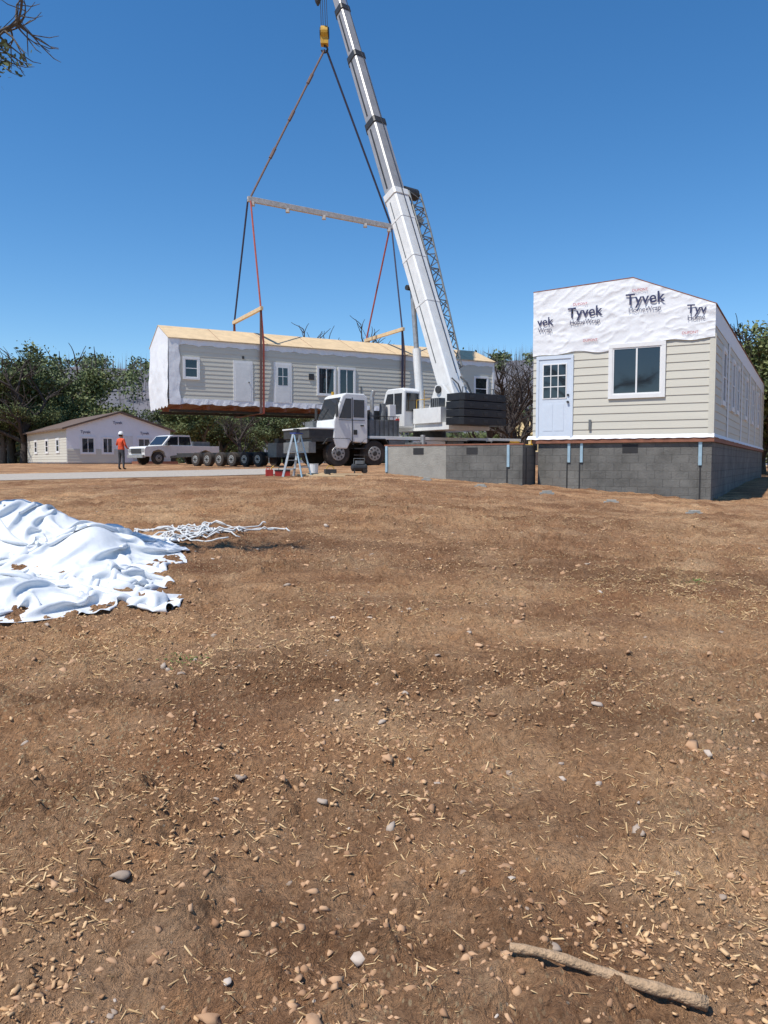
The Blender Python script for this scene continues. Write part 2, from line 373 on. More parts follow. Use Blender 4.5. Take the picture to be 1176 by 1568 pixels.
# ---------------------------------------------------------------- tarp (simulated cloth)
def tarp():
    nx,ny,sp=170,150,.041;q=np.random.default_rng(3)
    u,v=np.meshgrid((np.arange(nx)-nx/2)*sp,(np.arange(ny)-ny/2)*sp)
    cmp_=.66;ang=R(20)
    px=u*cmp_;py=v*cmp_
    P=np.stack([px*math.cos(ang)-py*math.sin(ang)-4.26,px*math.sin(ang)+py*math.cos(ang)+7.15,np.zeros_like(px)],2)
    P[:,:,0]+=(fbm(u*.9,v*.9,3,8)-.5)*1.0;P[:,:,1]+=(fbm(u*.9+40,v*.9,3,9)-.5)*1.0
    tipw=np.exp(-(((P[:,:,0]+2.3)/.55)**2+((P[:,:,1]-8.3)/.40)**2));P[:,:,0]+=.42*tipw;P[:,:,1]+=.15*tipw
    def floor(x,y):
        return gbase(x,y)+.01+.56*np.exp(-(((x+4.1)/1.0)**2+((y-8.5)/.65)**2))+.28*np.exp(-(((x+3.0)/.3)**2+((y-7.9)/.45)**2))+.20*np.exp(-(((x+3.3)/.5)**2+((y-6.3)/.4)**2))+.14*np.exp(-(((x+2.5)/.25)**2+((y-6.9)/.25)**2))
    P[:,:,2]=floor(P[:,:,0],P[:,:,1])+.12+.55*(fbm(u*1.8+5,v*1.8,4,14)-.25)+.06*q.random(px.shape)
    Q=P.copy()
    def sweep(dy,dx,rest,k,comp=1.0):
        for par in (0,1):
            A=np.zeros((ny,nx),bool)
            if dx>0 and dy==0: cols=np.arange(nx-dx);A[:, cols[(cols//dx)%2==par]]=True
            else:
                rows=np.arange(ny-dy);rr=rows[(rows//dy)%2==par]
                c0=max(0,-dx);c1=nx-max(0,dx);A[rr[:,None],np.arange(c0,c1)[None,:]]=True
            iy,ix=np.nonzero(A);jy,jx=iy+dy,ix+dx
            a=P[iy,ix];b=P[jy,jx];d=b-a;l=np.linalg.norm(d,axis=1,keepdims=True)+1e-9;e=(l-rest)/l*.5*k
            if comp<1: e=np.where(e<0,e*comp,e)
            P[iy,ix]=a+d*e;P[jy,jx]=b-d*e
    for it in range(85):
        vel=(P-Q)*.96;Q=P.copy();P+=vel;P[:,:,2]-=.0015
        for s in range(2):
            sweep(0,1,sp,1);sweep(1,0,sp,1)
            sweep(1,1,sp*1.414,.5);sweep(1,-1,sp*1.414,.5)
        sweep(0,3,sp*3,.20,.75);sweep(3,0,sp*3,.20,.75)
        f=floor(P[:,:,0],P[:,:,1]);hit=P[:,:,2]<f
        P[:,:,2]=np.where(hit,f,P[:,:,2])
        fr=np.where(hit,.75,0)[:,:,None]*np.array([1,1,0]);P[:]=P-(P-Q)*fr
    return P
P=tarp()
m=pm('white_tarp',(.70,.72,.74),.5,var=.03,scale=2,bump=.15,bscale=12)
tp=gridmesh('white_tarp',P[:,:,0],P[:,:,1],P[:,:,2],m)
sm=tp.modifiers.new('sub','SUBSURF');sm.levels=1;sm.render_levels=1
mb=MB();q=random.Random(4);M_rope=pm('white_strap',(.70,.70,.68),.7,var=.1)
for k in range(24):
    x0=-3.3+q.random()*.9;y0=9.2+q.random()*1.0;a=q.uniform(-.35,.45);pts=[]
    ln=.4+q.random()*.9;amp=q.uniform(.04,.2);ph=q.random()*6;fr=q.uniform(4,9)
    for i in range(24):
        t=i/23;xx=x0+ln*t*math.cos(a)+.09*math.sin(9*t+ph);yy=y0+ln*t*math.sin(a)*.5+amp*math.sin(fr*t+ph);pts.append((xx,yy,G(xx,yy)+.015+.05*abs(math.sin(5*t+ph))*q.uniform(.6,1)))
    mb.tube(pts,.011,M_rope,5)
mb.build('strap_pile',loc=(-2.5,9.6,G(-2.5,9.6)),smooth=True)
# ---------------------------------------------------------------- building helpers (local frame: x along front, -y outward)
def window(mb,x0,x1,z0,z1,side='f',W=0,mull=True,lites=None,trim=.09,tm=None,d=.048):
    tm=tm or M_wtrim
    def bx(a0,a1,b0,b1,d0,d1,mat):
        if side=='f': mb.box((a0,-d0,b0),(a1,-d1,b1),mat)
        elif side=='r': mb.box((W+d0,a0,b0),(W+d1,a1,b1),mat)
        else: mb.box((-d0,a0,b0),(-d1,a1,b1),mat)
    bx(x0,x1,z0,z0+trim,.005,d+.02,tm);bx(x0,x1,z1-trim,z1,.005,d+.02,tm)
    bx(x0,x0+trim,z0+trim,z1-trim,.005,d+.018,tm);bx(x1-trim,x1,z0+trim,z1-trim,.005,d+.018,tm)
    a0,a1,b0,b1=x0+trim,x1-trim,z0+trim,z1-trim;f=.035
    bx(a0,a1,b0,b1,.004,d-.012,M_glass)
    for (p,q_,r_,s_) in ((a0,a1,b0,b0+f),(a0,a1,b1-f,b1),(a0,a0+f,b0+f,b1-f),(a1-f,a1,b0+f,b1-f)): bx(p,q_,r_,s_,d-.012,d+.004,M_wtrim)
    if mull is True: c=(a0+a1)/2;bx(c-.02,c+.02,b0+f,b1-f,d-.012,d+.002,M_wtrim)
    if mull=='h': c=(b0+b1)/2;bx(a0+f,a1-f,c-.02,c+.02,d-.012,d+.002,M_wtrim)
def laps(mb,x0,x1,z0,z1,e,mat,side='f',W=0):
    z=z0;k=0
    while z<z1-.02:
        h=min(e,z1-z)
        poly=[(-.004,z),(-.026,z),(-.010,z+h),(-.004,z+h)]
        if side=='f': mb.prism(poly,x0,x1,mat,'x')
        elif side=='r': mb.prism([(W-p[0],p[1]) for p in poly],x0,x1,mat,'y')
        else: mb.prism([(p[0],p[1]) for p in poly],x0,x1,mat,'y')
        z+=h;k+=1
def text(body,M,x,z,size,mat,parent,out=.03,width=None,roll=0):
    c=bpy.data.curves.new('print','FONT');c.body=body;c.size=size;c.align_x='CENTER';c.materials.append(mat)
    c.offset=size*.012 if size>.25 else 0
    o=bpy.data.objects.new('wrap_print',c);scene.collection.objects.link(o)
    o.parent=parent
    rot=M.to_3x3().to_4x4()@Matrix.Rotation(R(90),4,'X')@Matrix.Rotation(roll,4,'Z')
    p=M@Vector((x,-out,z));o.matrix_local=Matrix.Translation(p-Vector(parent.location))@rot
def wrinkle_sheet(name,M,poly_top,z0f,x0,x1,mat,parent,seed,amp=.02,off=.006):
    nx,nz=160,60
    xs_=np.linspace(x0,x1,nx)
    U=np.zeros((nz,nx,3))
    for i,xx in enumerate(xs_):
        zt=np.interp(xx,[p[0] for p in poly_top],[p[1] for p in poly_top]);zb=z0f(xx)
        zz=np.linspace(zb,zt,nz);U[:,i,0]=xx;U[:,i,2]=zz
    n=fbm(U[:,:,0]*1.3,U[:,:,2]*3,4,seed);rdg=1-np.abs(2*fbm(U[:,:,0]*1.0+9+U[:,:,2]*.6,U[:,:,2]*1.6,3,seed+5)-1)
    r2=1-np.abs(2*fbm(U[:,:,0]*2.3-U[:,:,2]*2.6,U[:,:,2]*2.6+U[:,:,0]*.8,3,seed+9)-1)
    U[:,:,1]=-(off+amp*(.4*n+.35*rdg**5+.35*r2**7))
    Wd=np.array([[*(M@Vector(p))] for p in U.reshape(-1,3)]).reshape(U.shape)
    ob=gridmesh(name,Wd[:,:,0]-parent.location.x,Wd[:,:,1]-parent.location.y,Wd[:,:,2]-parent.location.z,mat);ob.parent=parent;return ob
# ---------------------------------------------------------------- right house
W=4.46
HM=frame((4.0,20.76),(.875,-.484))
hp=empty('modular_house',(7.0,22.0,.7))
mb=MB(HM)
prof=[(0,2.25),(W,2.25),(W,5.38),(W-1.92,6.2),(0,6.1)]
mb.prism(prof,0,22,M_ty,'y');mb.build('wrapped_body',hp)
mb=MB(HM)
mb.prism([(-.02,6.104),(W-1.92,6.204),(W+.03,5.378),(W+.03,5.40),(W-1.92,6.228),(-.02,6.128)],-.045,22.05,M_rim,'y')
mb.build('roof_edge',hp)
edge=lambda xx: 4.40+.045*xx+.035*math.sin(xx*2.2)+.03*math.sin(xx*5.7+1)
wrinkle_sheet('house_wrap_gable',HM,[(-.01,6.1),(W-1.92,6.2),(W+.01,5.38)],edge,-.01,W+.01,M_ty,hp,3,.04,.03)
mb=MB(HM)
laps(mb,0.0,W,2.27,4.66,.20,M_sid)
laps(mb,.02,21.9,2.27,4.9,.20,M_sid,'r',W)
mb.build('lap_siding',hp)
mb=MB(HM)
mb.box((W-.001,-.032,2.26),(W+.034,.09,4.7),M_sid) # corner board
mb.box((W-.1,-.034,2.26),(W-.001,-.004,4.62),M_sid)
window(mb,W-2.48,W-1.10,3.23,4.60,trim=.10)
dx0,dx1=W-4.37,W-3.38
mb.box((dx0,-.05,2.26),(dx0+.07,-.004,4.40),M_door);mb.box((dx1-.07,-.05,2.26),(dx1,-.004,4.40),M_door);mb.box((dx0,-.052,4.33),(dx1,-.004,4.42),M_door)
mb.box((dx0+.07,-.034,2.27),(dx1-.07,-.004,4.33),M_door)
gx0,gx1,g0,g1=dx0+.2,dx1-.2,3.32,4.18
mb.box((gx0-.03,-.046,g0-.03),(gx1+.03,-.034,g1+.03),M_wtrim)
mb.box((gx0,-.050,g0),(gx1,-.046,g1),M_glass)
for k in range(1,3):
    c=gx0+(gx1-gx0)*k/3;mb.box((c-.012,-.058,g0),(c+.012,-.050,g1),M_wtrim)
    c=g0+(g1-g0)*k/3;mb.box((gx0,-.057,c-.012),(gx1,-.050,c+.012),M_wtrim)
for k in (0,1):
    a=dx0+.2+k*.3;mb.box((a,-.040,2.45),(a+.25,-.034,3.15),M_door)
mb.tube([(dx1-.13,-.034,3.2),(dx1-.13,-.09,3.2)],.03,M_dark,8)
mb.tube([(dx1-.13,-.034,3.38),(dx1-.13,-.06,3.38)],.03,M_dark,8)
mb.box((W-2.96,-.06,2.45),(W-2.90,-.026,2.72),M_grey)
for (a,c_) in ((1.6,2.5),(4.3,5.2),(6.0,6.9),(9.5,10.6),(13.,14.),(16.5,17.6)):
    window(mb,a,c_,3.1,4.6,'r',W,mull='h',trim=.11)
for a in (3.2,7.9,11.7,15.2,19): mb.box((W+.026,a,2.27),(W+.04,a+.35,4.9),M_wtrim)
mb.build('windows_and_door',hp)
mb=MB(HM)
n=40
vs=[];
for i in range(n+1):
    xx=-.12+(W+.17)*i/n;vs+= [(xx,-.03,2.32),(xx,-.07-.006*math.sin(i*1.7)-(.10 if i<2 else 0),2.225+.006*math.sin(i*2.3))]
mb.add(vs,[(2*i,2*i+2,2*i+3,2*i+1) for i in range(n)],M_ty)
vs=[]
for i in range(n+1):
    yy=-.05+22*i/n;vs+=[(W+.03,yy,2.32),(W+.07+.006*math.sin(i*1.7),yy,2.225+.006*math.sin(i*2.3))]
mb.add(vs,[(2*i,2*i+2,2*i+3,2*i+1) for i in range(n)],M_ty)
mb.box((-.02,-.05,2.12),(W+.05,22,2.249),M_rim)
mb.build('wrap_skirt_and_rim',hp)
for (wx,zz,s,t) in ((3.10,5.36,.36,'Tyvek'),(1.62,5.55,.38,'Tyvek'),(4.14,5.22,.30,'vek'),(.42,5.20,.30,'Tyv')):
    text(t,HM,W-wx,zz,s,M_ink,hp,.08,roll=-.05 if wx<1 else .01)
for (wx,zz,t) in ((3.10,5.18,'HomeWrap'),(1.62,5.36,'HomeWrap'),(4.14,5.05,'Wrap'),(.42,5.05,'Home')): text(t,HM,W-wx,zz,.16,M_ink,hp,.08)
for (wx,zz) in ((3.22,5.66),(1.74,5.86),(2.95,4.72),(.55,4.72)): text('DUPONT',HM,W-wx,zz,.09,M_inkr,hp,.08)
# foundation
fp=empty('concrete_foundation',(4.5,22.0,.7))
mb=MB(HM)
zt=2.118
mb.box((.14,0.02,-.2),(W,.22,zt),M_conc);mb.box((W-.2,.22,-.2),(W,22,zt-.001),M_conc)
mb.box((.14,.22,-.2),(.3,22,zt-.001),M_conc);mb.box((.3,21.8,-.2),(W-.2,22,zt-.001),M_conc)
lx0,lx1,ly=-4.05,.02,-.88
mb.box((lx0+1.9,ly,-.2),(lx1,ly+.2,zt-.04),M_conc);mb.box((lx0,ly,.2),(lx0+1.9,ly+.2,zt-.045),M_concl)
mb.box((lx1-.2,ly+.2,-.2),(lx1,.2,zt-.04),M_conc);mb.box((lx0,ly+.2,.2),(lx0+.2,21,zt-.04),M_concl)
mb.build('walls',fp,bevel=.008)
mb=MB(HM)
mb.box((lx0-.02,ly-.01,zt-.04),(lx1+.02,ly+.15,zt),M_rim)
for a in (.95,1.28): 
    mb.box((a,-.012,1.62),(a+.07,.02,zt),M_strapb)
    mb.box((a-.03,.006,.6),(a,.02,1.62),M_tar)
mb.box((W-.3,-.012,1.55),(W-.22,.02,zt),M_strapb);mb.box((W-.27,.006,.5),(W-.24,.02,1.55),M_tar)
mb.box((lx1-.42,ly-.03,1.5),(lx1-.35,ly,zt-.04),M_strapb);mb.box((lx1-.44,ly-.01,.6),(lx1-.40,ly,1.5),M_tar)
mb.box((lx0+.02,ly-.03,1.35),(lx0+.09,ly,zt-.04),M_strapb)
for a in (2.35,): mb.box((a,.012,1.86),(a+.38,.018,2.08),M_tar);
for a in (lx0+.9,lx0+2.5): mb.box((a,ly-.008,1.84),(a+.32,ly,2.02),M_tar)
mb.box((lx1-.001,ly+.25,.6),(lx1+.006,ly+.31,2.0),M_tar)
mb.build('straps_and_vents',fp)
M_pad=pm('steel_pad',(.36,.36,.33),.6,var=.2)
for (x_,y_,w_) in ((1.1,19.9,.26),(2.3,18.3,.28),(3.6,17.0,.28),(4.7,15.9,.3),(5.9,14.6,.26)):
    z_=G(x_,y_);mb=MB(frame((x_,y_),(1,random.uniform(-.3,.3)),z_))
    mb.box((-w_/2,-.1,-.02),(w_/2,.1,.04),M_pad);mb.box((-w_*.3,-.07,.04),(w_*.35,.09,.08),M_concl)
    mb.build('foundation_pad',loc=(x_,y_,z_),bevel=.006)
# ---------------------------------------------------------------- hanging module
MM=frame((-9.96,36.0),(.88,.475))
L_=18.5;D_=4.0;zb=4.32;ze=7.4;zr=8.22
mp_=empty('suspended_house_module',(-2.0,41.5,zb))
mb=MB(MM)
mb.prism([(0,zb+.25),(D_,zb+.25),(D_,ze),(D_/2,zr),(0,ze)],0,L_,M_ty,'x');mb.build('wrapped_body',mp_)
mb=MB(MM)
mb.box((.02,.02,zb),(L_-.02,D_-.02,zb+.249),M_under)
for i in range(14): mb.box((.5+i*1.3,.1,zb-.16),(.62+i*1.3,D_-.1,zb-.001),M_rim)
mb.box((.2,.9,zb-.28),(L_-.2,1.0,zb-.161),M_dark);mb.box((.2,3.0,zb-.28),(L_-.2,3.1,zb-.161),M_dark)
mb.build('floor_frame',mp_)
mb=MB(MM)
mb.prism([(-.12,ze-.04),(D_/2,zr+.012),(D_/2,zr+.04),(-.12,ze-.008)],-.05,L_+.05,M_ply,'x')
mb.prism([(D_+.12,ze-.04),(D_/2,zr+.012),(D_/2,zr+.04),(D_+.12,ze-.008)],-.05,L_+.05,M_ply,'x')
for k in range(1,8): mb.add([(k*2.4-.012,-.1,ze+.003),(k*2.4+.012,-.1,ze+.003),(k*2.4+.012,D_/2,zr+.046),(k*2.4-.012,D_/2,zr+.046)],[(0,1,2,3)],M_rim)
mb.build('roof_sheathing',mp_)
mb=MB(MM);laps(mb,.5,L_-.05,zb+.28,ze-.28,.20,M_sid);mb.build('lap_siding',mp_)
mb=MB(MM)
for zc,a0,a1 in ((ze-.17,.0,L_),(zb+.16,0,L_)):
    n=120;vs=[]
    for i in range(n+1):
        xx=a0+(a1-a0)*i/n;w=.13+.03*math.sin(i*.9)+.02*math.sin(i*2.3);vs+=[(xx,-.04-.012*math.sin(i*1.9),zc-w),(xx,-.035,zc+.13)]
    mb.add(vs,[(2*i,2*i+2,2*i+3,2*i+1) for i in range(n)],M_ty)
mb.build('wrap_edges',mp_)
nx_,nz_=26,34
mb=MB(MM)
vs=[]
for j in range(nz_+1):
    for i in range(nx_+1):
        yy=D_*i/nx_;top=ze+(zr-ze)*(1-abs(yy-D_/2)/(D_/2));zz=zb-.12*abs(math.sin(i*.7))+(top-zb)*j/nz_ if j==0 else zb+(top-zb)*j/nz_
        vs.append((-.03-.13*float(fbm(np.array([yy*1.5]),np.array([zz*1.5]),3,6)[0])*math.sin(math.pi*min(1,j/nz_+.15)),yy,zz))
mb.add(vs,[(j*(nx_+1)+i,j*(nx_+1)+i+1,(j+1)*(nx_+1)+i+1,(j+1)*(nx_+1)+i) for j in range(nz_) for i in range(nx_)],M_ty)
vs=[]
for j in range(nz_+1):
    for i in range(7):
        xx=-.03+.5*i/6;zz=zb+(ze-zb)*j/nz_;vs.append((xx+(.04*math.sin(j*.6) if i==6 else 0),-.05-.05*float(fbm(np.array([xx*3]),np.array([zz*2]),3,16)[0]),zz))
mb.add(vs,[(j*7+i,j*7+i+1,(j+1)*7+i+1,(j+1)*7+i) for j in range(nz_) for i in range(6)],M_ty)
mb.build('end_wrap',mp_,smooth=True)
mb=MB(MM)
window(mb,.62,1.42,5.5,6.55,mull='h',trim=.1,d=.06)
mb.box((3.05,-.045,zb+.25),(4.02,-.004,6.52),M_wtrim);mb.box((3.14,-.052,zb+.27),(3.93,-.045,6.42),M_white)
mb.tube([(3.82,-.05,5.5),(3.82,-.1,5.5)],.03,M_dark,8)
mb.box((5.10,-.045,zb+.25),(6.05,-.004,6.56),M_wtrim);mb.box((5.2,-.052,zb+.27),(5.95,-.045,6.47),M_white)
mb.box((5.33,-.058,5.45),(5.82,-.052,6.3),M_glass);mb.box((5.56,-.062,5.45),(5.59,-.058,6.3),M_wtrim);mb.box((5.33,-.061,5.86),(5.82,-.058,5.89),M_wtrim)
mb.box((6.98,-.06,5.8),(7.26,-.02,6.1),M_dark);mb.box((3.5+.0,-.05,6.62),(3.6,-.02,6.75),M_dark)
window(mb,7.42,8.48,5.02,6.52,mull=True);window(mb,8.6,9.6,5.02,6.52,mull=True)
window(mb,17.1,18.1,5.1,6.52,mull='h')
mb.box((L_-.12,-.05,zb+.25),(L_+.02,-.004,ze-.1),M_wtrim)
mb.box((9.9,-.04,zb+.3),(9.98,-.03,5.6),M_grey)
mb.build('windows_and_doors',mp_)
# ---------------------------------------------------------------- rigging
rp=empty('lifting_rigging',(-3.13,42,23.5))
hook=Vector((-3.13,42,23.3));A=Vector((-6.83,40.0,14.95));B=Vector((.42,43.9,14.75))
mb=MB()
ax=(B-A).normalized()
sq=lambda w,h:[(-w,-h),(w,-h),(w,h),(-w,h)]
sd=Vector((-ax.y,ax.x,0))
mb.beam(A-ax*.1,B+ax*.1,sd,sq(.09,.13),sq(.09,.13),M_beam)
for t in (0.02,.25,.5,.8,.98):
    p=A.lerp(B,t);mb.box(p-Vector((.1,.12,.3)),p+Vector((.1,.12,-.12)),M_beam)
mb.build('spreader_beam',rp,bevel=.01)
Fl=Vector((-6.0,38.05,9.1));Bl=Fl+Vector((-.475,.88,0))*4.25
Fr=Vector((.98,41.85,8.75));Br=Fr+Vector((-.475,.88,0))*4.25
mb=MB()
for p,q_ in ((Fl,Bl),(Fr,Br)):
    d=(q_-p).normalized();mb.beam(p-d*.15,q_+d*.15,Vector((d.y,-d.x,0)),sq(.07,.09),sq(.07,.09),M_ply)
mb.build('cross_bars',rp,bevel=.01)
mb=MB()
mb.tube([hook,A],.055,M_slt,6);mb.tube([hook+Vector((.1,0,0)),B],.055,M_slb,6)
for t in (.2,.45,.7):
    p=hook.lerp(A,t);d=(A-hook).normalized();mb.tube([p-d*.3,p+d*.3],.09,M_slt,6)
mb.tube([A+Vector((.05,0,0)),Fl],.045,M_slr,6);mb.tube([A-Vector((.08,0,0)),Bl],.05,M_slb,6)
mb.tube([B,Fr],.045,M_slb,6);mb.tube([B-Vector((.08,0,0)),Br],.05,M_slr,6)
def wrap(F,Bk,m1,m2):
    lx=(MM.inverted()@F).x
    for dxx,mt,w in ((-.05,m1,.06),(.09,m2,.045)):
        a=MM@Vector((lx+dxx,-.18,ze-.05));b_=MM@Vector((lx+dxx,-.1,zb-.3));c=MM@Vector((lx+dxx,D_+.1,zb-.3));d_=MM@Vector((lx+dxx,D_+.18,ze-.05))
        dirx=(MM.to_3x3()@Vector((1,0,0)))
        for p,q_ in ((F,a),(a,b_),(b_,c),(c,d_),(d_,Bk)):
            s=dirx-(q_-p).normalized()*dirx.dot((q_-p).normalized())
            mb.beam(p,q_,s,sq(w,.012),sq(w,.012),mt)
wrap(Fl,Bl,M_slt,M_slr);wrap(Fr,Br,M_slb,M_slt)
mb.build('slings',rp)
mb=MB()
c=hook+Vector((0,0,.85))
mb.tube([c+Vector((-.18,0,0)),c+Vector((.18,0,0))],.34,M_yel,18);mb.tube([c+Vector((-.24,0,0)),c+Vector((-.18,0,0))],.28,M_dark,16);mb.tube([c+Vector((.18,0,0)),c+Vector((.24,0,0))],.28,M_dark,16)
mb.box(c+Vector((-.2,-.2,-.6)),c+Vector((.2,.2,.0)),M_yel)
hk=[hook+Vector((.16*math.sin(t),0,.02+.16*math.cos(t))) for t in [i*.5 for i in range(0,10)]]
mb.tube([c+Vector((0,0,-.6)),c+Vector((0,0,-.7))]+hk,.05,M_dark,8)
mb.build('hook_block',rp)
# ---------------------------------------------------------------- crane
gT=1.45
F0=Vector((2.92,33.94,4.76));TIP=Vector((-3.3,42.0,28.9));Vb=TIP-F0
u2=Vector((Vb.x,Vb.y,0)).normalized();T=Vector((F0.x,F0.y,0))+u2*1.4
cp=empty('mobile_crane',(T.x,T.y,gT))
CM=frame((T.x,T.y),(-.86,-.51),gT);SM=frame((T.x,T.y),(u2.x,u2.y),gT)
mb=MB(CM)
mb.box((-4.3,-.45,.72),(6.2,.45,1.12),M_dark)
mb.box((-4.3,-1.27,1.12),(3.85,1.27,1.26),M_white);mb.box((3.85,-1.27,1.0),(6.5,1.27,1.14),M_dark)
mb.box((5.5,-1.27,1.14),(6.6,1.27,1.5),M_dark);mb.box((5.45,-1.3,1.5),(6.65,1.3,1.56),M_white)
mb.box((6.3,-1.25,.55),(6.62,1.25,1.0),M_grey)
mb.box((5.45,-1.28,1.56),(5.6,-.5,1.9),M_grey)
for s in (-1,1):
    mb.box((-4.2,s*1.26,.85),(-3.6,s*1.3,1.15),M_yel)
    for x_ in (3.6,5.3,-1.7,-3.1): mb.prism([(x_-.72,.9),(x_-.5,1.16),(x_+.5,1.16),(x_+.72,.9),(x_+.68,.88),(x_+.48,1.12),(x_-.48,1.12),(x_-.68,.88)],s*.85,s*1.3,M_dark)
mb.box((1.9,.7,.55),(2.9,1.25,1.1),M_grey);mb.box((.0,.7,.5),(1.7,1.25,1.1),M_white);mb.box((-1.0,.8,.55),(-.1,1.25,1.1),M_grey)
mb.box((2.3,-1.1,1.26),(3.75,1.1,1.95),M_grey);mb.box((2.45,-.9,1.95),(3.6,.75,2.35),M_dark)
mb.tube([(3.55,.95,1.95),(3.55,.95,2.9),(3.5,1.0,3.15)],.09,M_hub,10)
mb.tube([(3.0,.9,1.95),(3.0,.9,2.65)],.14,M_grey,12);mb.box((2.5,.7,1.96),(2.8,1.15,2.6),M_white)
for k in range(6): mb.tube([(2.4+k*.22,1.14,1.28),(2.4+k*.22,1.14,2.1)],.018,M_dark,5)
mb.tube([(2.3,1.14,2.1),(3.7,1.14,2.1)],.02,M_dark,5)
x_=-4.0
mb.box((x_-.2,-2.5,.72),(x_+.2,2.5,.99),M_yel)
for s in (-1,1):
    mb.tube([(x_,s*2.45,1.35),(x_,s*2.45,.3)],.11,M_yel,12);mb.tube([(x_,s*2.45,.3),(x_,s*2.45,.1)],.07,M_hub,10);mb.tube([(x_,s*2.45,.1),(x_,s*2.45,.0)],.32,M_dark,16)
    mb.box((x_-.14,s*2.58,.7),(x_+.14,s*2.6,1.3),M_dark)
mb.box((1.75,-2.4,.74),(2.1,2.4,1.0),M_grey)
for s in (-1,1):
    mb.tube([(1.92,s*2.35,1.3),(1.92,s*2.35,.12)],.1,M_hub,12);mb.tube([(1.92,s*2.35,.12),(1.92,s*2.35,-.1)],.34,M_dark,16)
mb.build('carrier_chassis',cp,bevel=.015)
mb=MB(CM)
for x_ in (5.3,3.6,-1.7,-3.1):
    for s in (-1,1):
        mb.wheel((x_,s*1.08,.54),.54,.36,(0,s,0))
mb.build('wheels',cp)
mb=MB(CM)
prof=[(3.95,.95),(3.95,2.85),(4.12,2.98),(4.95,2.98),(5.12,2.88),(5.5,1.85),(5.55,1.1),(5.38,.72),(4.9,.72),(4.75,1.0)]
mb.prism(prof,-.35,1.3,M_white)
mb.build('driver_cab_shell',cp,bevel=.05)
mb=MB(CM)
def inset(poly,side,off,mat): mb.prism(poly,side,side+off,mat)
inset([(4.72,1.95),(4.72,2.76),(4.98,2.76),(5.28,1.95)],1.3,.012,M_glass)
inset([(4.12,2.0),(4.12,2.72),(4.62,2.72),(4.62,2.0)],1.3,.012,M_glass)
inset([(4.66,1.0),(4.66,2.8),(4.69,2.8),(4.69,1.0)],1.3,.014,M_dark);inset([(4.1,1.88),(5.3,1.88),(5.3,1.9),(4.1,1.9)],1.3,.013,M_dark)
a=Vector((5.15,0,2.80));b_=Vector((5.48,0,1.92));nn=Vector((1.03,0,.38)).normalized()*.02
v0=[a+nn+Vector((0,-.25,0)),a+nn+Vector((0,1.2,0)),b_+nn+Vector((0,1.2,0)),b_+nn+Vector((0,-.25,0))]
mb.add(v0+[p-nn*1.5 for p in v0],[(0,1,2,3),(0,4,5,1),(1,5,6,2),(2,6,7,3),(3,7,4,0)],M_glass)
mb.tube([v0[3]+Vector((.02,.4,0)),v0[0]*.5+v0[3]*.5+Vector((.02,.7,0))],.012,M_dark,5)
mb.box((5.55,-.2,1.2),(5.575,1.15,1.5),M_grey);mb.box((5.5,.95,.95),(5.58,1.2,1.1),M_hub);mb.box((5.5,-.25,.95),(5.58,.0,1.1),M_hub)
for yy in (1.42,-.5):
    mb.tube([(5.2,yy-.1 if yy>0 else yy+.15,2.6),(5.45,yy,2.6),(5.45,yy,1.95)],.015,M_dark,5);mb.box((5.42,yy-.09,2.0),(5.46,yy+.09,2.45),M_dark)
mb.box((4.0,1.3,.72),(4.6,1.38,.76),M_dark);mb.box((4.0,1.3,.45),(4.6,1.36,.49),M_dark)
mb.box((4.15,1.3,1.65),(4.3,1.33,1.7),M_dark)
mb.box((4.45,1.3,1.3),(4.62,1.312,1.5),M_dark);mb.tube([(4.9,0,2.98),(4.9,0,3.12)],.06,M_yel,8)
mb.build('driver_cab_details',cp)
mb=MB(SM)
mb.tube([(0,0,1.2),(0,0,1.55)],.75,M_dark,28)
mb.box((-2.6,-1.2,1.55),(1.0,1.2,1.85),M_white)
for s in (-1,1):
    mb.prism([(-2.3,1.85),(-2.1,3.0),(-1.55,3.55),(-1.15,3.5),(-.4,1.85)],s*.55,s*.68,M_white)
    mb.tube([(-1.4,s*.5,3.31),(-1.4,s*.78,3.31)],.16,M_dark,14)
mb.tube([(-2.35,-.45,2.5),(-2.35,.45,2.5)],.34,M_grey,18);mb.tube([(-1.6,-.42,2.3),(-1.6,.42,2.3)],.3,M_dark,18)
mb.box((-2.2,.75,1.85),(-.4,1.3,2.5),M_white);mb.box((-2.2,-1.3,1.85),(.5,-.75,2.75),M_white)
mb.box((-2.0,-1.32,2.0),(-.2,-1.30,2.6),M_dark)
for k in range(5): mb.box((-2.0+k*.12,.76+.1,2.5),(-1.95+k*.12,1.25,2.9),M_grey)
mb.tube([(-.9,1.1,1.9),(-.9,1.1,3.3)],.02,M_yel,6);mb.tube([(-.4,1.1,1.9),(-.4,1.1,2.9),(-1.6,1.1,2.9),(-1.6,1.1,1.9)],.02,M_yel,6)
mb.tube([(-2.5,-.3,2.9),(-2.2,-.2,3.6),(-1.7,-.3,3.9)],.04,M_dark,6);mb.tube([(-2.5,.3,2.9),(-2.3,.4,3.5),(-1.8,.3,3.8)],.035,M_dark,6)
mb.build('superstructure_deck',cp,bevel=.02)
mb=MB(SM)
z=1.72
for k,(h_,wd) in enumerate(((.30,1.38),(.30,1.38),(.30,1.38),(.30,1.34))):
    mb.prism([(-3.55,wd-.15),(-3.4,wd),(-2.62,wd),(-2.62,-wd),(-3.4,-wd),(-3.55,-wd+.15)],z,z+h_,M_black,'z');
    for yy in (-.8,0,.8): mb.box((-3.57,yy-.12,z+.08),(-3.55,yy+.12,z+.2),M_dark)
    z+=h_+.03
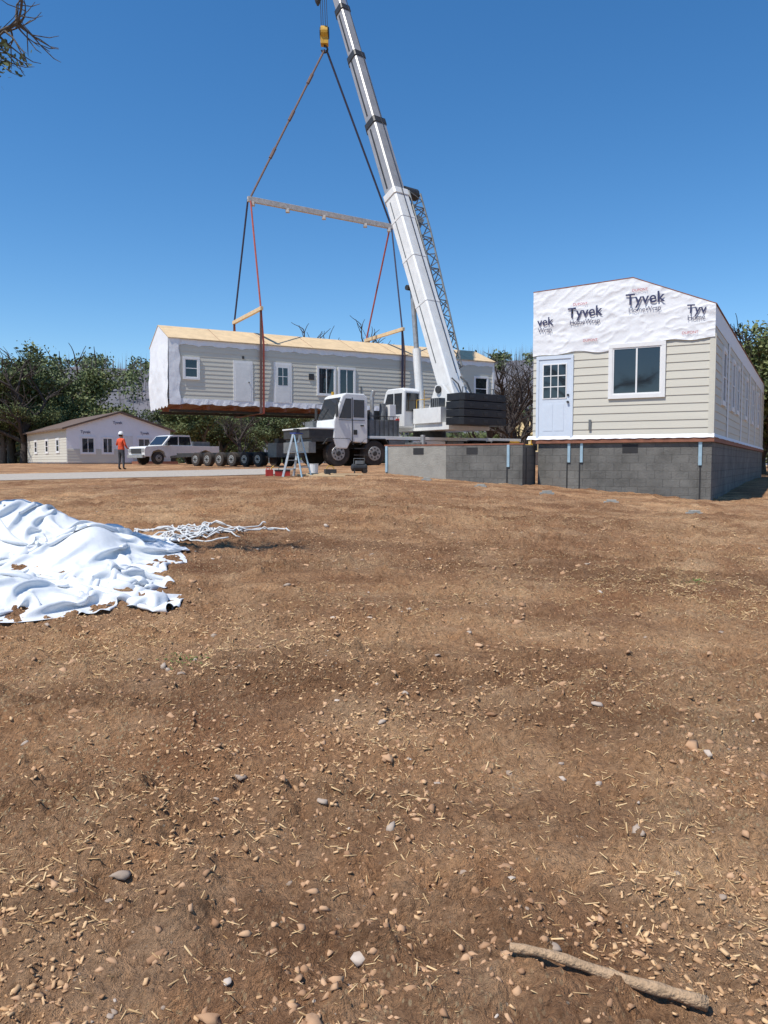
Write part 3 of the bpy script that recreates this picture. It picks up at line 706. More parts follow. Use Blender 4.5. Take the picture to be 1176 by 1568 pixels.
mb.tube([(-3.1,.7,z),(-3.1,.7,z+.25),(-3.1,.9,z+.25),(-3.1,.9,z)],.03,M_grey,6);mb.tube([(-3.1,-.7,z),(-3.1,-.7,z+.25),(-3.1,-.9,z+.25),(-3.1,-.9,z)],.03,M_grey,6)
mb.build('counterweight',cp,bevel=.025)
mb=MB(SM)
mb.prism([(-.3,1.7),(-.35,3.3),(-.2,3.42),(.85,3.42),(1.0,3.3),(1.35,2.4),(1.3,1.7)],.85,1.75,M_white)
mb.build('operator_cab_shell',cp,bevel=.05)
mb=MB(SM)
mb.prism([(-.15,2.3),(-.18,3.2),(.35,3.2),(.35,2.3)],1.75,1.765,M_glass);mb.prism([(.42,2.2),(.42,3.2),(.85,3.2),(1.18,2.4),(1.16,2.2)],1.75,1.765,M_glass)
mb.box((-.362,.95,2.4),(-.33,1.65,3.2),M_glass)
a=Vector((1.02,0,3.25));b_=Vector((1.36,0,2.42));nn=Vector((.93,0,.36)).normalized()*.02
v0=[a+nn+Vector((0,.92,0)),a+nn+Vector((0,1.68,0)),b_+nn+Vector((0,1.68,0)),b_+nn+Vector((0,.92,0))]
mb.add(v0+[p-nn*1.5 for p in v0],[(0,1,2,3),(0,4,5,1),(1,5,6,2),(2,6,7,3),(3,7,4,0)],M_glass)
mb.box((.0,1.76,1.95),(.6,1.77,2.1),M_red)
mb.build('operator_cab_glass',cp)
# boom
mb=MB();side=Vector((u2.y,-u2.x,0))
def bprof(w,h):
    return [(-w,-h*.55),(-w*.45,-h),(w*.45,-h),(w,-h*.55),(w,h*.85),(w*.85,h),(-w*.85,h),(-w,h*.85)]
def bp_(t): return F0+Vb*t
secs=[(-.02,.388,.42,.50,M_white),(.388,.545,.355,.44,M_silver),(.545,.70,.305,.385,M_silver),(.70,.815,.26,.335,M_silver),(.815,.985,.22,.285,M_silver)]
for i,(t0,t1,w,h,mt) in enumerate(secs):
    mb.beam(bp_(t0),bp_(t1),side,bprof(w,h),bprof(w,h),mt)
    mb.beam(bp_(t1-.010),bp_(t1+.002),side,bprof(w+.04,h+.04),bprof(w+.04,h+.04),M_white if i==0 else M_dark)
dn=side.cross(Vb.normalized())
for t in (.16,.25,.33):
    mb.beam(bp_(t),bp_(t+.004),side,bprof(.435,.515),bprof(.435,.515),M_white)
for s in (-1,1):
    pr=[(-.006,-.03),(.006,-.03),(.006,.03),(-.006,.03)]
    mb.beam(bp_(.05)+side*s*.425,bp_(.37)+side*s*.425,side,pr,pr,M_grey)
    for (t0,t1,w) in ((.40,.53,.36),(.56,.69,.31),(.712,.80,.265)):
        pr=[(-.006,-.05),(.006,-.05),(.006,.05),(-.006,.05)]
        mb.beam(bp_(t0)+side*s*w,bp_(t1)+side*s*w,side,pr,pr,M_dark)
mb.build('telescopic_boom',cp,bevel=.012)
mb=MB()
ci=SM@Vector((.55,0,1.95))
down=-dn if dn.z>0 else dn
cj=bp_(.21)+down*.55
mid=ci.lerp(cj,.55)
mb.tube([ci,mid],.19,M_white,16);mb.tube([mid,cj],.12,M_hub,14)
mb.tube([cj-side*.35,cj+side*.35],.12,M_dark,10);mb.tube([ci-side*.4,ci+side*.4],.15,M_dark,10)
mb.build('luffing_cylinder',cp)
mb=MB()
ja=bp_(.045)+side*.80;jb=bp_(.395)+side*1.0
w0,w1=.16,.36
d=(jb-ja).normalized();nn=side.cross(d).normalized()
def jp(t,a,b_): 
    w=w0+(w1-w0)*min(1,t*1.3);return ja.lerp(jb,t)+side*a*w+nn*b_*w
n=22
for a,b_ in ((-1,-1),(1,-1),(1,1),(-1,1)): mb.tube([jp(i/n,a,b_) for i in range(n+1)],.045,M_grey,6)
for i in range(n):
    t0,t1=i/n,(i+1)/n
    for (a,b_,c_,e_) in ((-1,-1,1,-1),(1,-1,1,1),(1,1,-1,1),(-1,1,-1,-1)):
        mb.tube([jp(t0,a,b_),jp(t1,c_,e_)] if i%2 else [jp(t0,c_,e_),jp(t1,a,b_)],.026,M_grey,5)
    if i%4==0:
        for (a,b_,c_,e_) in ((-1,-1,1,-1),(1,-1,1,1),(1,1,-1,1),(-1,1,-1,-1)): mb.tube([jp(t0,a,b_),jp(t0,c_,e_)],.026,M_grey,5)
for t in (.12,.5,.86):
    p=ja.lerp(jb,t);mb.beam(p-side*.75,p,d,sq(.10,.08),sq(.10,.08),M_white)
pp=jb+d*.1;mb.tube([pp-side*.45+nn*.1,pp+side*.3+nn*.1],.28,M_dark,14)
mb.beam(jb-d*1.8-side*.35,jb-d*1.3+side*.1,d,sq(.25,.3),sq(.2,.25),M_grey)
mb.build('lattice_jib',cp)
mb=MB()
mb.beam(bp_(.985),TIP+Vb.normalized()*.4,side,bprof(.3,.5),bprof(.25,.4),M_white)
sh=TIP+Vector((-.05,.25,0));mb.tube([sh-side*.25,sh+side*.25],.4,M_dark,18)
for k in (-.16,-.06,.06,.16): mb.tube([TIP+Vector((k*1.0,.2,.0)),hook+Vector((k,0,1.0))],.016,M_cable,5)
b0=Vector((-3.42,41.4,25.7));mb.tube([TIP+Vector((-.3,-.4,0)),b0],.018,M_cable,5);mb.tube([b0+Vector((0,0,.15)),b0,b0-Vector((0,0,.12)),b0-Vector((0,0,.35)),b0-Vector((0,0,.5))],[.05,.16,.2,.13,.05],M_dark,12)
mb.tube([bp_(.02)+dn*(.62 if dn.z>0 else -.62),bp_(.98)+dn*(.5 if dn.z>0 else -.5)],.02,M_cable,5)
mb.build('boom_head_and_ropes',cp)
# ---------------------------------------------------------------- left house
LH=frame((-22.6,55.0),(.81,.59))
lp=empty('wrapped_house',(-20,60,1.5));w_=7.6;z0=1.25;zeL=4.05;zpL=5.25;LL=13
mb=MB(LH)
mb.prism([(0,z0+.35),(w_,z0+.35),(w_,zeL),(w_/2,zpL),(0,zeL)],0,LL,M_ty,'y');mb.build('wrapped_body',lp)
mb=MB(LH)
mb.prism([(-.35,zeL-.09),(w_/2,zpL+.01),(w_+.35,zeL-.09),(w_+.35,zeL+.02),(w_/2,zpL+.14),(-.35,zeL+.02)],-.25,LL+.2,M_shin,'y');mb.build('roof',lp)
mb=MB(LH)
mb.box((.05,.05,z0-.6),(w_-.05,LL-.05,z0+.349),M_concl)
laps(mb,.05,LL-.05,z0+.4,zeL-.1,.2,M_sid,'l');laps(mb,0,w_,z0+.4,z0+1.35,.2,M_sid)
window(mb,.9,2.0,2.2,3.5,trim=.12);window(mb,2.4,3.3,2.2,3.5,trim=.12);window(mb,5.0,6.1,2.4,3.5,trim=.12);mb.box((4.0,-.05,1.6),(4.7,-.004,3.6),M_white)
for a in (2,5.4,9.2): window(mb,a,a+1.0,2.3,3.4,'l',0,mull='h',trim=.12)
mb.build('siding_and_windows',lp)
for (xx,zz) in ((1.3,3.72),(3.6,4.45),(5.6,3.72)):
    text('Tyvek',LH,xx,zz,.28,M_ink,lp,.04)
mb=MB(LH);mb.box((4.5,-1.8,z0-.3),(7.5,-.3,z0+.45),M_rim);mb.build('lumber_stack',lp)
# ---------------------------------------------------------------- pickup
px_,py_=-13.7,50.5;PZ=float(gbase(px_,py_))
PM=frame((px_,py_),(-.66,-.75),PZ)
pk=empty('pickup_truck',(px_,py_,PZ))
mb=MB(PM)
low=[(2.75,.5),(2.8,.95),(2.65,1.12),(1.35,1.2),(-.75,1.2),(-2.85,1.2),(-2.85,.55),(-2.3,.5),(-2.15,.82),(-1.75,.95),(-1.35,.82),(-1.2,.5),(1.25,.45),(1.4,.82),(1.8,.95),(2.2,.82),(2.35,.5)]
mb.prism(low,-.95,.95,M_white)
mb.prism([(1.45,1.201),(.85,1.82),(.6,1.88),(-.6,1.88),(-.8,1.201)],-.82,.82,M_white)
mb.box((-2.75,-.8,1.201),(-.95,.8,1.215),M_dark)
mb.build('body',pk,bevel=.04)
mb=MB(PM)
for s in (-1,1):
    y0,y1=(.82,.83) if s>0 else (-.83,-.82)
    mb.prism([(1.25,1.24),(.82,1.74),(.3,1.78),(.3,1.24)],y0,y1,M_glass);mb.prism([(.22,1.24),(.22,1.78),(-.6,1.78),(-.68,1.24)],y0,y1,M_glass)
    for x_ in (1.8,-1.75): mb.wheel((x_,s*.83,.4),.4,.26,(0,s,0))
    mb.box((2.7,s*.9,.8),(2.81,s*.6,1.0),M_hub);mb.box((1.1,s*.97,1.2),(1.25,s*1.15,1.4),M_dark)
a=Vector((1.42,0,1.24));b_=Vector((.9,0,1.79));nn=Vector((.7,0,.68))*.02
v0=[a+nn+Vector((0,-.72,0)),a+nn+Vector((0,.72,0)),b_+nn+Vector((0,.68,0)),b_+nn+Vector((0,-.68,0))];mb.add(v0,[(0,1,2,3)],M_glass)
mb.box((2.78,-.58,.68),(2.815,.58,1.0),M_dark);mb.box((2.7,-.9,.42),(2.9,.9,.6),M_hub)
mb.box((-2.4,-.6,1.2),(-1.1,.5,1.5),M_grey)
mb.build('glass_wheels_trim',pk)
# ---------------------------------------------------------------- module carrier trailer
tx,ty=-8.6,44.6;TZ=float(gbase(tx,ty));TM=frame((tx,ty),(-.72,.62),TZ)
mb=MB(TM)
for s in (-.75,.75): mb.box((-4.0,s-.08,.55),(4.6,s+.08,.78),M_dark)
for k in range(8): mb.box((-3.9+k*1.15,-.75,.6),(-3.75+k*1.15,.75,.74),M_rim)
mb.prism([(4.5,.55),(6.4,.5),(6.4,.62),(4.5,.78)],-.09,.09,M_dark)
for k in range(6):
    x_=-3.4+k*1.12
    for s in (-1,1): mb.wheel((x_,s*1.05,.4),.4,.3,(0,s,0))
mb.box((-4.6,-.9,.5),(-3.9,.9,1.25),M_grey);mb.box((-4.3,-.5,1.25),(-4.0,.5,1.5),M_dark)
mb.build('module_carrier_trailer',loc=(tx,ty,TZ))
# ---------------------------------------------------------------- stepladder, tool box, clutter
tx,ty=-2.4,21.2;z_=G(tx,ty)-.02
mb=MB(frame((tx,ty),(.85,-.5),z_));M_trip=pm('ladder_aluminium',(.55,.58,.60),.45,.4)
for s in (-1,1):
    mb.beam((-.30,s*.24,0),(0,s*.15,1.2),(0,1,0),sq(.012,.035),sq(.012,.03),M_trip)
    mb.beam((.34,s*.22,0),(.03,s*.14,1.17),(0,1,0),sq(.012,.02),sq(.012,.018),M_strapb)
    mb.tube([(-.13,s*.2,.62),(.17,s*.2,.62)],.008,M_dark,5)
for k in range(4):
    t=(k+1)/5;w=.24-.09*t;mb.box((-.30*(1-t)-.05,-w,1.2*t-.012),(-.30*(1-t)+.04,w,1.2*t+.012),M_trip)
for t in (.25,.6): mb.beam((.34-.31*t,-.2,1.17*t),(.34-.31*t,.2,1.17*t),(1,0,0),sq(.01,.015),sq(.01,.015),M_strapb)
mb.box((-.1,-.17,1.2),(.1,.17,1.23),M_bl);mb.box((-.05,-.08,1.23),(.06,.06,1.34),M_dark)
mb.build('step_ladder',loc=(tx,ty,z_))
def clutter(name,x_,y_,parts):
    z_=G(x_,y_);mb=MB(frame((x_,y_),(1,.3),z_));
    for p in parts: (mb.box if p[0]=='b' else mb.tube)(*p[1:])
    mb.build(name,loc=(x_,y_,z_),bevel=.01)
clutter('red_tool_box',-2.85,21.6,[('b',(-.2,-.1,0),(.2,.1,.14),M_red),('b',(-.21,-.11,.14),(.21,.11,.18),M_dark),('t',[(-.1,0,.18),(-.1,0,.25),(.1,0,.25),(.1,0,.18)],.012,M_dark,6)])
clutter('air_compressor',-.72,22.3,[('t',[(-.24,0,.16),(-.2,0,.16),(.2,0,.16),(.24,0,.16)],[.05,.11,.11,.05],M_dark,14),('b',(-.1,-.08,.26),(.12,.08,.36),M_grey),('t',[(-.16,0,.26),(-.16,0,.42),(.16,0,.42),(.16,0,.26)],.012,M_grey,6),('t',[(.16,-.1,.07),(.16,.1,.07)],.07,M_rub,12),('t',[(-.16,-.1,.0),(-.16,-.1,.1)],.02,M_dark,6)])
clutter('red_gas_can',-3.2,21.5,[('b',(-.1,-.07,0),(.1,.07,.18),M_red),('t',[(.06,0,.18),(.06,0,.22),(.13,0,.28)],.02,M_yel,6),('t',[(-.08,0,.18),(-.08,0,.23),(.0,0,.23),(.0,0,.18)],.012,M_red,6)])
clutter('white_bucket',-2.0,22.0,[('t',[(0,0,0),(0,0,.3),(0,0,.32)],[.11,.13,.14],M_wtrim,16),('t',[(0,0,.321),(0,0,.325)],[.12,.12],M_dark,16)])
clutter('tool_bag',-1.5,21.5,[('b',(-.16,-.1,0),(.16,.1,.16),M_dark),('t',[(-.12,0,.16),(-.05,0,.25),(.05,0,.25),(.12,0,.16)],.014,M_yel,6)])
mb=MB();q=random.Random(9)
for k in range(7):
    a=q.uniform(-.5,.4);x0,y0=-2.6+q.random()*1.5,20.8+q.random()*1.4;ln=q.uniform(.4,1.0)
    p0=(x0,y0,G(x0,y0)+.03);x1,y1=x0+ln*math.cos(a),y0+ln*math.sin(a);mb.beam(p0,(x1,y1,G(x1,y1)+.03),(0,1,0),sq(.045,.02),sq(.045,.02),M_ply)
mb.build('scrap_lumber',loc=(-2,21,G(-2,21)))
# ---------------------------------------------------------------- worker
def worker(x_,y_):
    z_=G(x_,y_)-.01
    V=[];E=[];Rr=[]
    def v(p,r,par=None):
        V.append(p);Rr.append(r);
        if par is not None:E.append((par,len(V)-1))
        return len(V)-1
    pel=v((0,0,.95),(.165,.125));b1=v((0,0,1.10),(.16,.12),pel);b2=v((0,.01,1.27),(.185,.13),b1);b3=v((0,.01,1.42),(.15,.10),b2);nk=v((0,0,1.51),(.058,.06),b3);hd0=v((0,-.01,1.58),(.075,.085),nk);hd1=v((0,-.01,1.66),(.078,.095),hd0);hd2=v((0,-.0,1.73),(.06,.07),hd1)
    nose=v((0,-.105,1.635),(.014,.014),hd0)
    hands=[]
    def arm(s,pts):
        i=v((s*.17,.01,1.42),(.07,.07),b3);i=v(pts[0],(.047,.047),i);i=v(pts[1],(.033,.033),i);i=v(pts[2],(.036,.024),i)
        d=(Vector(pts[2])-Vector(pts[1])).normalized();sd=d.cross(Vector((0,0,1)) if abs(d.z)<.8 else Vector((0,1,0))).normalized()
        for k in range(4):
            L0=(.075,.085,.08,.065)[k];c=Vector(pts[2])+sd*(k-1.5)*.021
            j=v(tuple(c+d*.03),(.010,.010),i);j=v(tuple(c+d*(.03+L0*.5)),(.009,.009),j);v(tuple(c+d*(.03+L0*.9)+Vector((0,0,-.015))),(.008,.008),j)
        j=v(tuple(Vector(pts[2])-sd*.045+d*.01),(.011,.011),i);v(tuple(Vector(pts[2])-sd*.06+d*.045),(.009,.009),j)
        hands.append(pts[2])
    arm(-1,[(-.27,.0,1.15),(-.20,-.20,1.02),(-.17,-.27,1.02)])
    arm(1,[(.31,-.03,1.18),(.47,-.22,1.24),(.53,-.28,1.27)])
    for s,fx in ((-1,-.14),(1,.15)):
        i=v((s*.095,0,.86),(.095,.10),pel);i=v((s*.12,-.02,.50),(.062,.065),i);i=v((fx,.01,.12),(.043,.045),i);i=v((fx,-.01,.05),(.045,.05),i);v((fx*1.12,-.15,.035),(.042,.03),i)
    me=bpy.data.meshes.new('b');me.from_pydata(V,E,[]);ob=bpy.data.objects.new('b',me);scene.collection.objects.link(ob)
    sk=ob.modifiers.new('s','SKIN');
    for i,rv in enumerate(Rr): me.skin_vertices[0].data[i].radius=rv
    me.skin_vertices[0].data[0].use_root=True
    sk.use_smooth_shade=True
    ss=ob.modifiers.new('q','SUBSURF');ss.levels=2;ss.render_levels=2
    dg=bpy.context.evaluated_depsgraph_get();em=bpy.data.meshes.new_from_object(ob.evaluated_get(dg))
    bpy.data.objects.remove(ob)
    mats=[pm('red_shirt',(.72,.09,.03),.85,var=.12,scale=8,bump=.3,bscale=14),pm('work_trousers',(.06,.065,.075),.85,var=.2,scale=8,bump=.3,bscale=14),pm('skin',(.42,.24,.16),.6,var=.06),pm('boots',(.07,.045,.03),.7)]
    for q_ in mats: em.materials.append(q_)
    for p in em.polygons:
        c=p.center;k=0
        if c.z<.11:k=3
        elif c.z<.96 and abs(c.x)<.3 and not any((c-Vector(h)).length<.12 for h in hands):k=1
        elif c.z>1.50:k=2
        if any((c-Vector(h)).length<.13 for h in hands) :k=2
        p.material_index=k;p.use_smooth=True
    e=empty('construction_worker',(x_,y_,z_));e.rotation_euler=(0,0,R(155))
    ob=bpy.data.objects.new('body',em);scene.collection.objects.link(ob);ob.parent=e
    mb=MB();pr=[(.118,1.69),(.116,1.73),(.10,1.78),(.065,1.82),(.001,1.835)];n=20;vs=[];fs=[]
    for r_,zz in pr:
        for k in range(n): t=k*6.2832/n;vs.append((r_*math.cos(t),r_*1.15*math.sin(t)-.005,zz))
    for j in range(len(pr)-1):
        for k in range(n): fs.append((j*n+k,j*n+(k+1)%n,(j+1)*n+(k+1)%n,(j+1)*n+k))
    mb.add(vs,fs,M_wtrim)
    vs=[];
    for r_ in (.112,.15):
        for k in range(n): t=k*6.2832/n;vs.append((r_*math.cos(t),r_*1.15*math.sin(t)-.015,1.69 if r_<.12 else 1.682))
    mb.add(vs,[(k,(k+1)%n,n+(k+1)%n,n+k) for k in range(n)],M_wtrim)
    mb.tube([(0,.02,1.60),(0,.02,1.70)],[.085,.1],pm('dark_hair',(.03,.02,.015),.8),12)
    for s in (-1,1): mb.tube([(s*.082,0,1.60),(s*.092,.005,1.66)],.016,mats[2],6);mb.tube([(s*.03,-.094,1.655),(s*.03,-.099,1.655)],.009,M_dark,6)
    mb.tube([(-.025,-.094,1.59),(.025,-.094,1.59)],.005,M_red,5)
    o=mb.build('hard_hat_and_face',None);o.parent=e
worker(-12.6,37.0)
# ---------------------------------------------------------------- trees
def tree_mesh(name,seed,h,spread,nleaf,leafsize,bark,leaf,levels=4,bare=False,clus=.55,rad=.032):
    rg=random.Random(seed);mb=MB();tips=[]
    def grow(p,d,ln,r,lv):
        n=4;pts=[p];rs=[r]
        for i in range(n):
            d=(d+Vector((rg.uniform(-1,1),rg.uniform(-1,1),rg.uniform(-.5,.7)))*(.20 if lv else .09)).normalized()
            p=p+d*ln/n;pts.append(p);rs.append(r*(1-.5*(i+1)/n))
            if lv>=levels-2: tips.append(p)
        mb.tube(pts,rs,bark,6 if lv<2 else 4,False)
        if lv<levels-1:
            k=rg.randint(3,4) if lv else rg.randint(4,6)
            for c in range(k):
                t=rg.uniform(.45,1) if c else 1.0;q_=pts[min(n,int(t*n))]
                az=rg.random()*6.283;tl=rg.uniform(.5,1.15)*spread
                sd=Vector((math.cos(az),math.sin(az),0));nd=(d*math.cos(tl)+sd*math.sin(tl)+Vector((0,0,.12))).normalized()
                grow(q_,nd,ln*rg.uniform(.58,.82),r*.52,lv+1)
    grow(Vector((0,0,-.3)),Vector((rg.uniform(-.1,.1),rg.uniform(-.1,.1),1)).normalized(),h*.36,h*rad,0)
    V=np.array(mb.v);mx=V[:,2].max();sc=h/mx if mx>0 else 1;V=V*sc
    F=np.array([f for f in mb.f]);mi=np.zeros(len(F),int)
    mats=[bark]
    if not bare:
        r=np.random.default_rng(seed);T_=np.array([t[:] for t in tips])*sc
        k=r.integers(0,len(T_),nleaf);c=T_[k]+r.normal(size=(nleaf,3))*clus*np.array([1,1,.7])
        a=r.normal(size=(nleaf,3));a/=np.linalg.norm(a,axis=1,keepdims=True);b_=np.cross(a,r.normal(size=(nleaf,3)));b_/=np.linalg.norm(b_,axis=1,keepdims=True)
        s=leafsize*(.5+r.random(nleaf))[:,None]
        LV=np.stack([c-a*s,c+b_*s*.55,c+a*s,c-b_*s*.55],1).reshape(-1,3)
        o=len(V);V=np.concatenate([V,LV]);F=np.concatenate([F,np.arange(nleaf*4).reshape(-1,4)+o]);mi=np.concatenate([mi,np.ones(nleaf,int)]);mats.append(leaf)
    ob=npmesh(name,V,F,mats,mi);me=ob.data;bpy.data.objects.remove(ob);return me
oak=[tree_mesh('oak_a',1,10,1.0,13000,.15,M_bark,M_leaf,clus=.45),tree_mesh('oak_b',2,10,1.15,13000,.15,M_bark,M_leafd,clus=.45),tree_mesh('oak_c',5,10,.9,8000,.15,M_bark,M_leaf,clus=.38)]
bare=[tree_mesh('bare_a',11,10,.75,0,0,M_burn,None,5,True),tree_mesh('bare_b',12,10,.9,0,0,M_burn,None,5,True)]
snag=[tree_mesh('snag_a',31,10,.6,0,0,M_burn,None,4,True,rad=.022),tree_mesh('snag_b',32,10,.7,0,0,M_burn,None,4,True,rad=.022)]
tr=random.Random(21)
def put(me,name,x_,y_,s,sz=None):
    o=bpy.data.objects.new(name,me);o.location=(x_,y_,float(gbase(x_,y_)));o.rotation_euler=(0,0,tr.random()*6.28);o.scale=(s*1.15,s*1.15,sz or s);scene.collection.objects.link(o)
for (pxx,yy,s) in ((-10,70,.85),(20,76,.92),(50,72,1.0),(75,80,1.08),(105,74,.95),(126,78,.90),(-40,74,.9),(148,86,.66),(180,84,.48),(210,84,.45),(235,80,.42),(265,76,.55),(290,82,.65),(315,74,.6),(345,80,.62),(385,84,.66),(420,78,.6),(455,84,.6),(5,66,.55),(60,68,.5)):
    put(oak[tr.randrange(3)],'oak_tree',(pxx-588)/1178*yy,yy,s)
for (pxx,yy,s) in ((38,66,1.02),(5,80,1.0),(370,66,.5),(505,95,1.66),(545,95,1.70),(765,62,.9),(785,58,.84),(800,66,.98),(745,75,1.05),(1150,48,.95),(1120,44,.88),(1135,60,1.15),(1110,52,.95)):
    put(bare[tr.randrange(2)],'burned_tree',(pxx-588)/1178*yy,yy,s)
for (pxx,yy,s) in ((175,110,.85),(205,105,.75),(238,112,.85),(90,100,1.5),(15,100,1.35)):
    put(snag[tr.randrange(2)],'burned_tree',(pxx-588)/1178*yy,yy,s)
for (pxx,yy,s) in ((1165,46,.78),(1190,44,.92),(1225,48,1.0),(1140,56,.85),(778,70,.32),(760,90,.45),(1250,40,.8)):
    put(oak[tr.randrange(3)],'oak_tree',(pxx-588)/1178*yy,yy,s)
# overhanging oak, trunk outside the frame on the left
mb=MB();rg=random.Random(5)
bx0=Vector((-8.2,7.4,G(-8.2,7.4)-.2))
mb.tube([bx0,bx0+Vector((.1,0,1.6)),bx0+Vector((.35,-.1,3.2)),bx0+Vector((.5,0,5.0)),bx0+Vector((.2,.2,7.2))],[.32,.26,.22,.14,.05],M_bark,12)
s0=bx0+Vector((.35,-.1,3.2));limb=[s0,Vector((-6.4,7.2,4.6)),Vector((-4.9,7.1,5.15)),Vector((-3.7,7.0,5.22)),Vector((-3.15,6.95,5.45))]
mb.tube(limb,[.13,.09,.06,.035,.012],M_bark,8)
tips=[]
for i in range(60):
    t=rg.uniform(.5,1);k=min(3,int(t*4));p=limb[k].lerp(limb[k+1],t*4-k);d=Vector((rg.uniform(-.3,1),rg.uniform(-.7,.7),rg.uniform(-.5,.7))).normalized();pts=[p];ln=rg.uniform(.12,.42)
    for j in range(4): d=(d+Vector((rg.uniform(-1,1),rg.uniform(-1,1),rg.uniform(-1,1)))*.35).normalized();p=p+d*ln/4;pts.append(p)
    mb.tube(pts,[.012,.009,.007,.005,.003],M_bark,4)
    if t<.80: tips.append(p)
    for j in (2,3):
        d2=(d+Vector((rg.uniform(-1,1),rg.uniform(-1,1),rg.uniform(-1,1)))).normalized();mb.tube([pts[j],pts[j]+d2*.14,pts[j]+d2*.22+Vector((0,0,.03))],[.005,.004,.002],M_bark,4)
for i in range(8):
    a=rg.random()*6.28;st=bx0+Vector((.4,0,rg.uniform(4,7)));e=st+Vector((-abs(math.cos(a))*2,math.sin(a)*2,rg.uniform(.5,1.6)));mb.tube([st,st.lerp(e,.5)+Vector((0,0,.3)),e],[.06,.04,.015],M_bark,6);tips+= [e,st.lerp(e,.6)]*12
for i in range(9): tips.append(Vector((-3.50+rg.uniform(-.12,.12),7.0,5.18+rg.uniform(-.1,.1))))
for tpt in tips:
    for j in range(16):
        c=tpt+Vector((rg.gauss(0,.10),rg.gauss(0,.10),rg.gauss(0,.07)));a=Vector((rg.gauss(0,1),rg.gauss(0,1),rg.gauss(0,1))).normalized();b_=a.cross(Vector((rg.gauss(0,1),rg.gauss(0,1),rg.gauss(0,1)))).normalized();s=rg.uniform(.018,.035)
        mb.add([c-a*s,c+b_*s*.6,c+a*s,c-b_*s*.6],[(0,1,2,3)],M_leafd)
mb.build('oak_tree',loc=bx0)
# distant tree belt
r=np.random.default_rng(8);Vs=[];n_t=130
for k in range(n_t):
    yy=r.uniform(100,150);xx=r.uniform(-.75,.75)*yy
    if 18<xx<38 : continue
    hh=r.uniform(3.0,6.0);rad=r.uniform(2,4.5);n=420
    d=r.normal(size=(n,3));d/=np.linalg.norm(d,axis=1,keepdims=True);c=np.array([xx,yy,1.5+hh*.55])+d*np.array([rad,rad,hh*.5])*(.5+.5*r.random((n,1))**.5)*(1+.25*np.sin(d[:,:1]*7+k))
    a=r.normal(size=(n,3));a/=np.linalg.norm(a,axis=1,keepdims=True);b_=np.cross(a,r.normal(size=(n,3)));b_/=np.linalg.norm(b_,axis=1,keepdims=True);s=r.uniform(.2,.5,(n,1))
    Vs.append(np.stack([c-a*s,c+b_*s*.6,c+a*s,c-b_*s*.6],1).reshape(-1,3))
V=np.concatenate(Vs);npmesh('distant_trees',V,np.arange(len(V)).reshape(-1,4),[M_leafd])
def hillz(x,y):
    base=47*sstep(150,380,y)*(.45+.55*sstep(-230,-120,x))
    return base+ (fbm(x*.012,y*.012,4,55)-.5)*14*sstep(160,300,y)
hx=np.linspace(-700,700,240);hy=np.linspace(150,600,90);HX,HY=np.meshgrid(hx,hy);HZ=hillz(HX,HY)-1
M_hill=pm('hazy_hill_ground',(.17,.155,.17),.95,var=.1,scale=.06,c2=(.09,.10,.115),bump=.6,bscale=.6)  # wooded purple-grey slope, with bluish aerial haze mixed into its colour
gridmesh('distant_hill',HX,HY,HZ+1.5,M_hill)
gx,gy=np.meshgrid(np.linspace(2,56,60),np.linspace(98,150,50));gzv=1.3+7.6*np.exp(-(((gx-25)/10)**2+((gy-124)/13)**2))+.5*(fbm(gx*.3,gy*.3,3,4)-.5)
gridmesh('grass_hill',gx,gy,gzv-.25,pm('dry_grass',(.55,.40,.20),.95,var=.15,scale=.6,bump=.4,bscale=4))
r=np.random.default_rng(12);n=4200;yy=r.uniform(180,420,n);xx=r.uniform(-.62,.62,n)*yy;zz=hillz(xx,yy)+.5;hh=r.uniform(4,9,n);w=r.uniform(.1,.2,n)
V=[]
for k,(ox,oy) in enumerate(((1,0),(-.5,.87),(-.5,-.87))): V.append(np.stack([xx+ox*w,yy+oy*w,zz-1],1))
V.append(np.stack([xx+r.normal(size=n)*.3,yy,zz+hh],1));V=np.stack(V,1).reshape(-1,3)
F=(np.arange(n)[:,None,None]*4+np.array([(0,1,3),(1,2,3),(2,0,3)])[None]).reshape(-1,3)
npmesh('burned_forest',V,F,[pm('charred_trunks',(.11,.10,.11),.95)])
Vs=[]
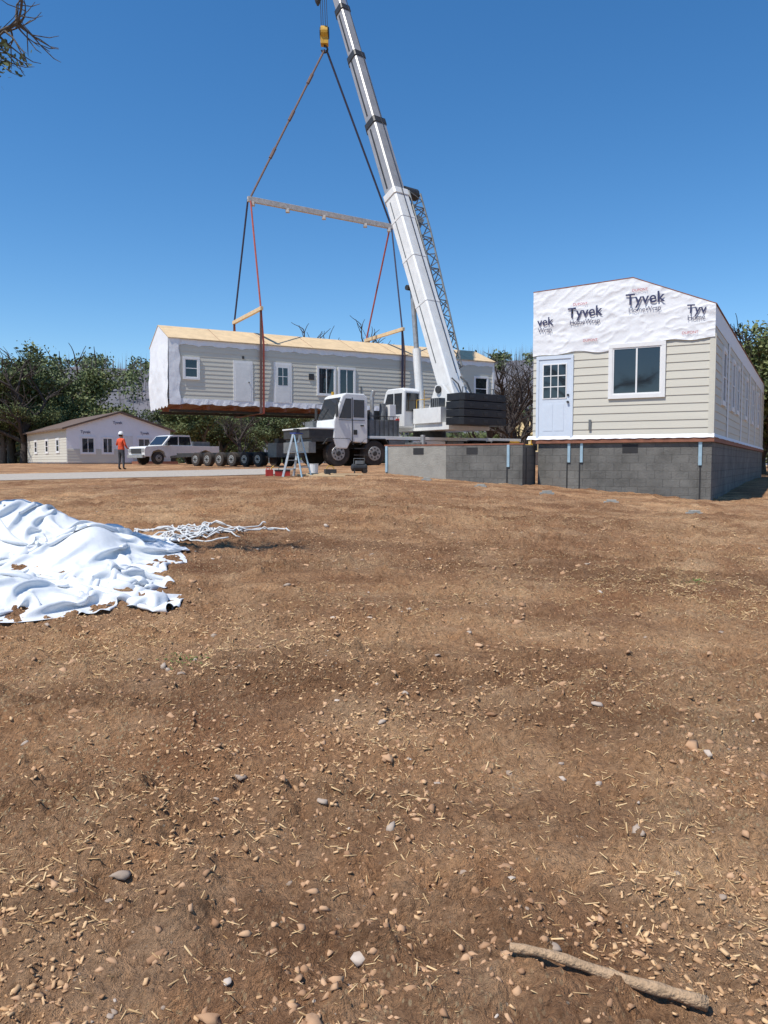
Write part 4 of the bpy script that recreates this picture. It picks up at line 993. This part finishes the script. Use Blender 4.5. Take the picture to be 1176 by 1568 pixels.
for k in range(320):
    y0=r.uniform(160,380);x0=r.uniform(-.6,.6)*y0;z0=float(hillz(np.array([x0]),np.array([y0]))[0])+1.5;n=120;d=r.normal(size=(n,3));rad=r.uniform(1.5,4)
    c=np.array([x0,y0,z0+rad*.6])+d*np.array([rad,rad,rad*.6])*.6;a=r.normal(size=(n,3));a/=np.linalg.norm(a,axis=1,keepdims=True);b_=np.cross(a,r.normal(size=(n,3)));b_/=np.linalg.norm(b_,axis=1,keepdims=True);s=r.uniform(.4,.9,(n,1))
    Vs.append(np.stack([c-a*s,c+b_*s*.6,c+a*s,c-b_*s*.6],1).reshape(-1,3))
V=np.concatenate(Vs);npmesh('hillside_scrub',V,np.arange(len(V)).reshape(-1,4),[M_leafd])
# ---------------------------------------------------------------- light / world
sd_=Vector((-.38,-.33,.86)).normalized()
sl=bpy.data.lights.new('sun','SUN');sl.energy=5.0;sl.angle=R(.5);sl.color=(1,.95,.87)
so=bpy.data.objects.new('sun',sl);so.rotation_euler=sd_.to_track_quat('Z','Y').to_euler();so.location=(0,0,50);scene.collection.objects.link(so)
w=bpy.data.worlds.new('World');scene.world=w;w.use_nodes=True;N=w.node_tree.nodes;L=w.node_tree.links
sk=N.new('ShaderNodeTexSky');sk.sky_type='NISHITA';sk.sun_disc=False;sk.sun_elevation=math.asin(sd_.z);sk.sun_rotation=math.atan2(sd_.x,sd_.y);sk.altitude=1400;sk.air_density=1.15;sk.dust_density=.15;sk.ozone_density=3.5
hsv=N.new('ShaderNodeHueSaturation');hsv.inputs['Saturation'].default_value=1.27
L.new(sk.outputs['Color'],hsv.inputs['Color']);L.new(hsv.outputs['Color'],N['Background'].inputs['Color']);N['Background'].inputs['Strength'].default_value=.15
# ---------------------------------------------------------------- camera
cam=bpy.data.cameras.new('camera');cam.sensor_fit='VERTICAL';cam.sensor_height=24;cam.lens=24*1178/1568;cam.clip_end=6000;cam.clip_start=.05
co=bpy.data.objects.new('camera',cam);co.location=(0,0,1.62);co.rotation_euler=(R(90-3.69),0,0);scene.collection.objects.link(co);scene.camera=co
scene.view_settings.view_transform='Standard';scene.view_settings.look='None';scene.view_settings.exposure=0
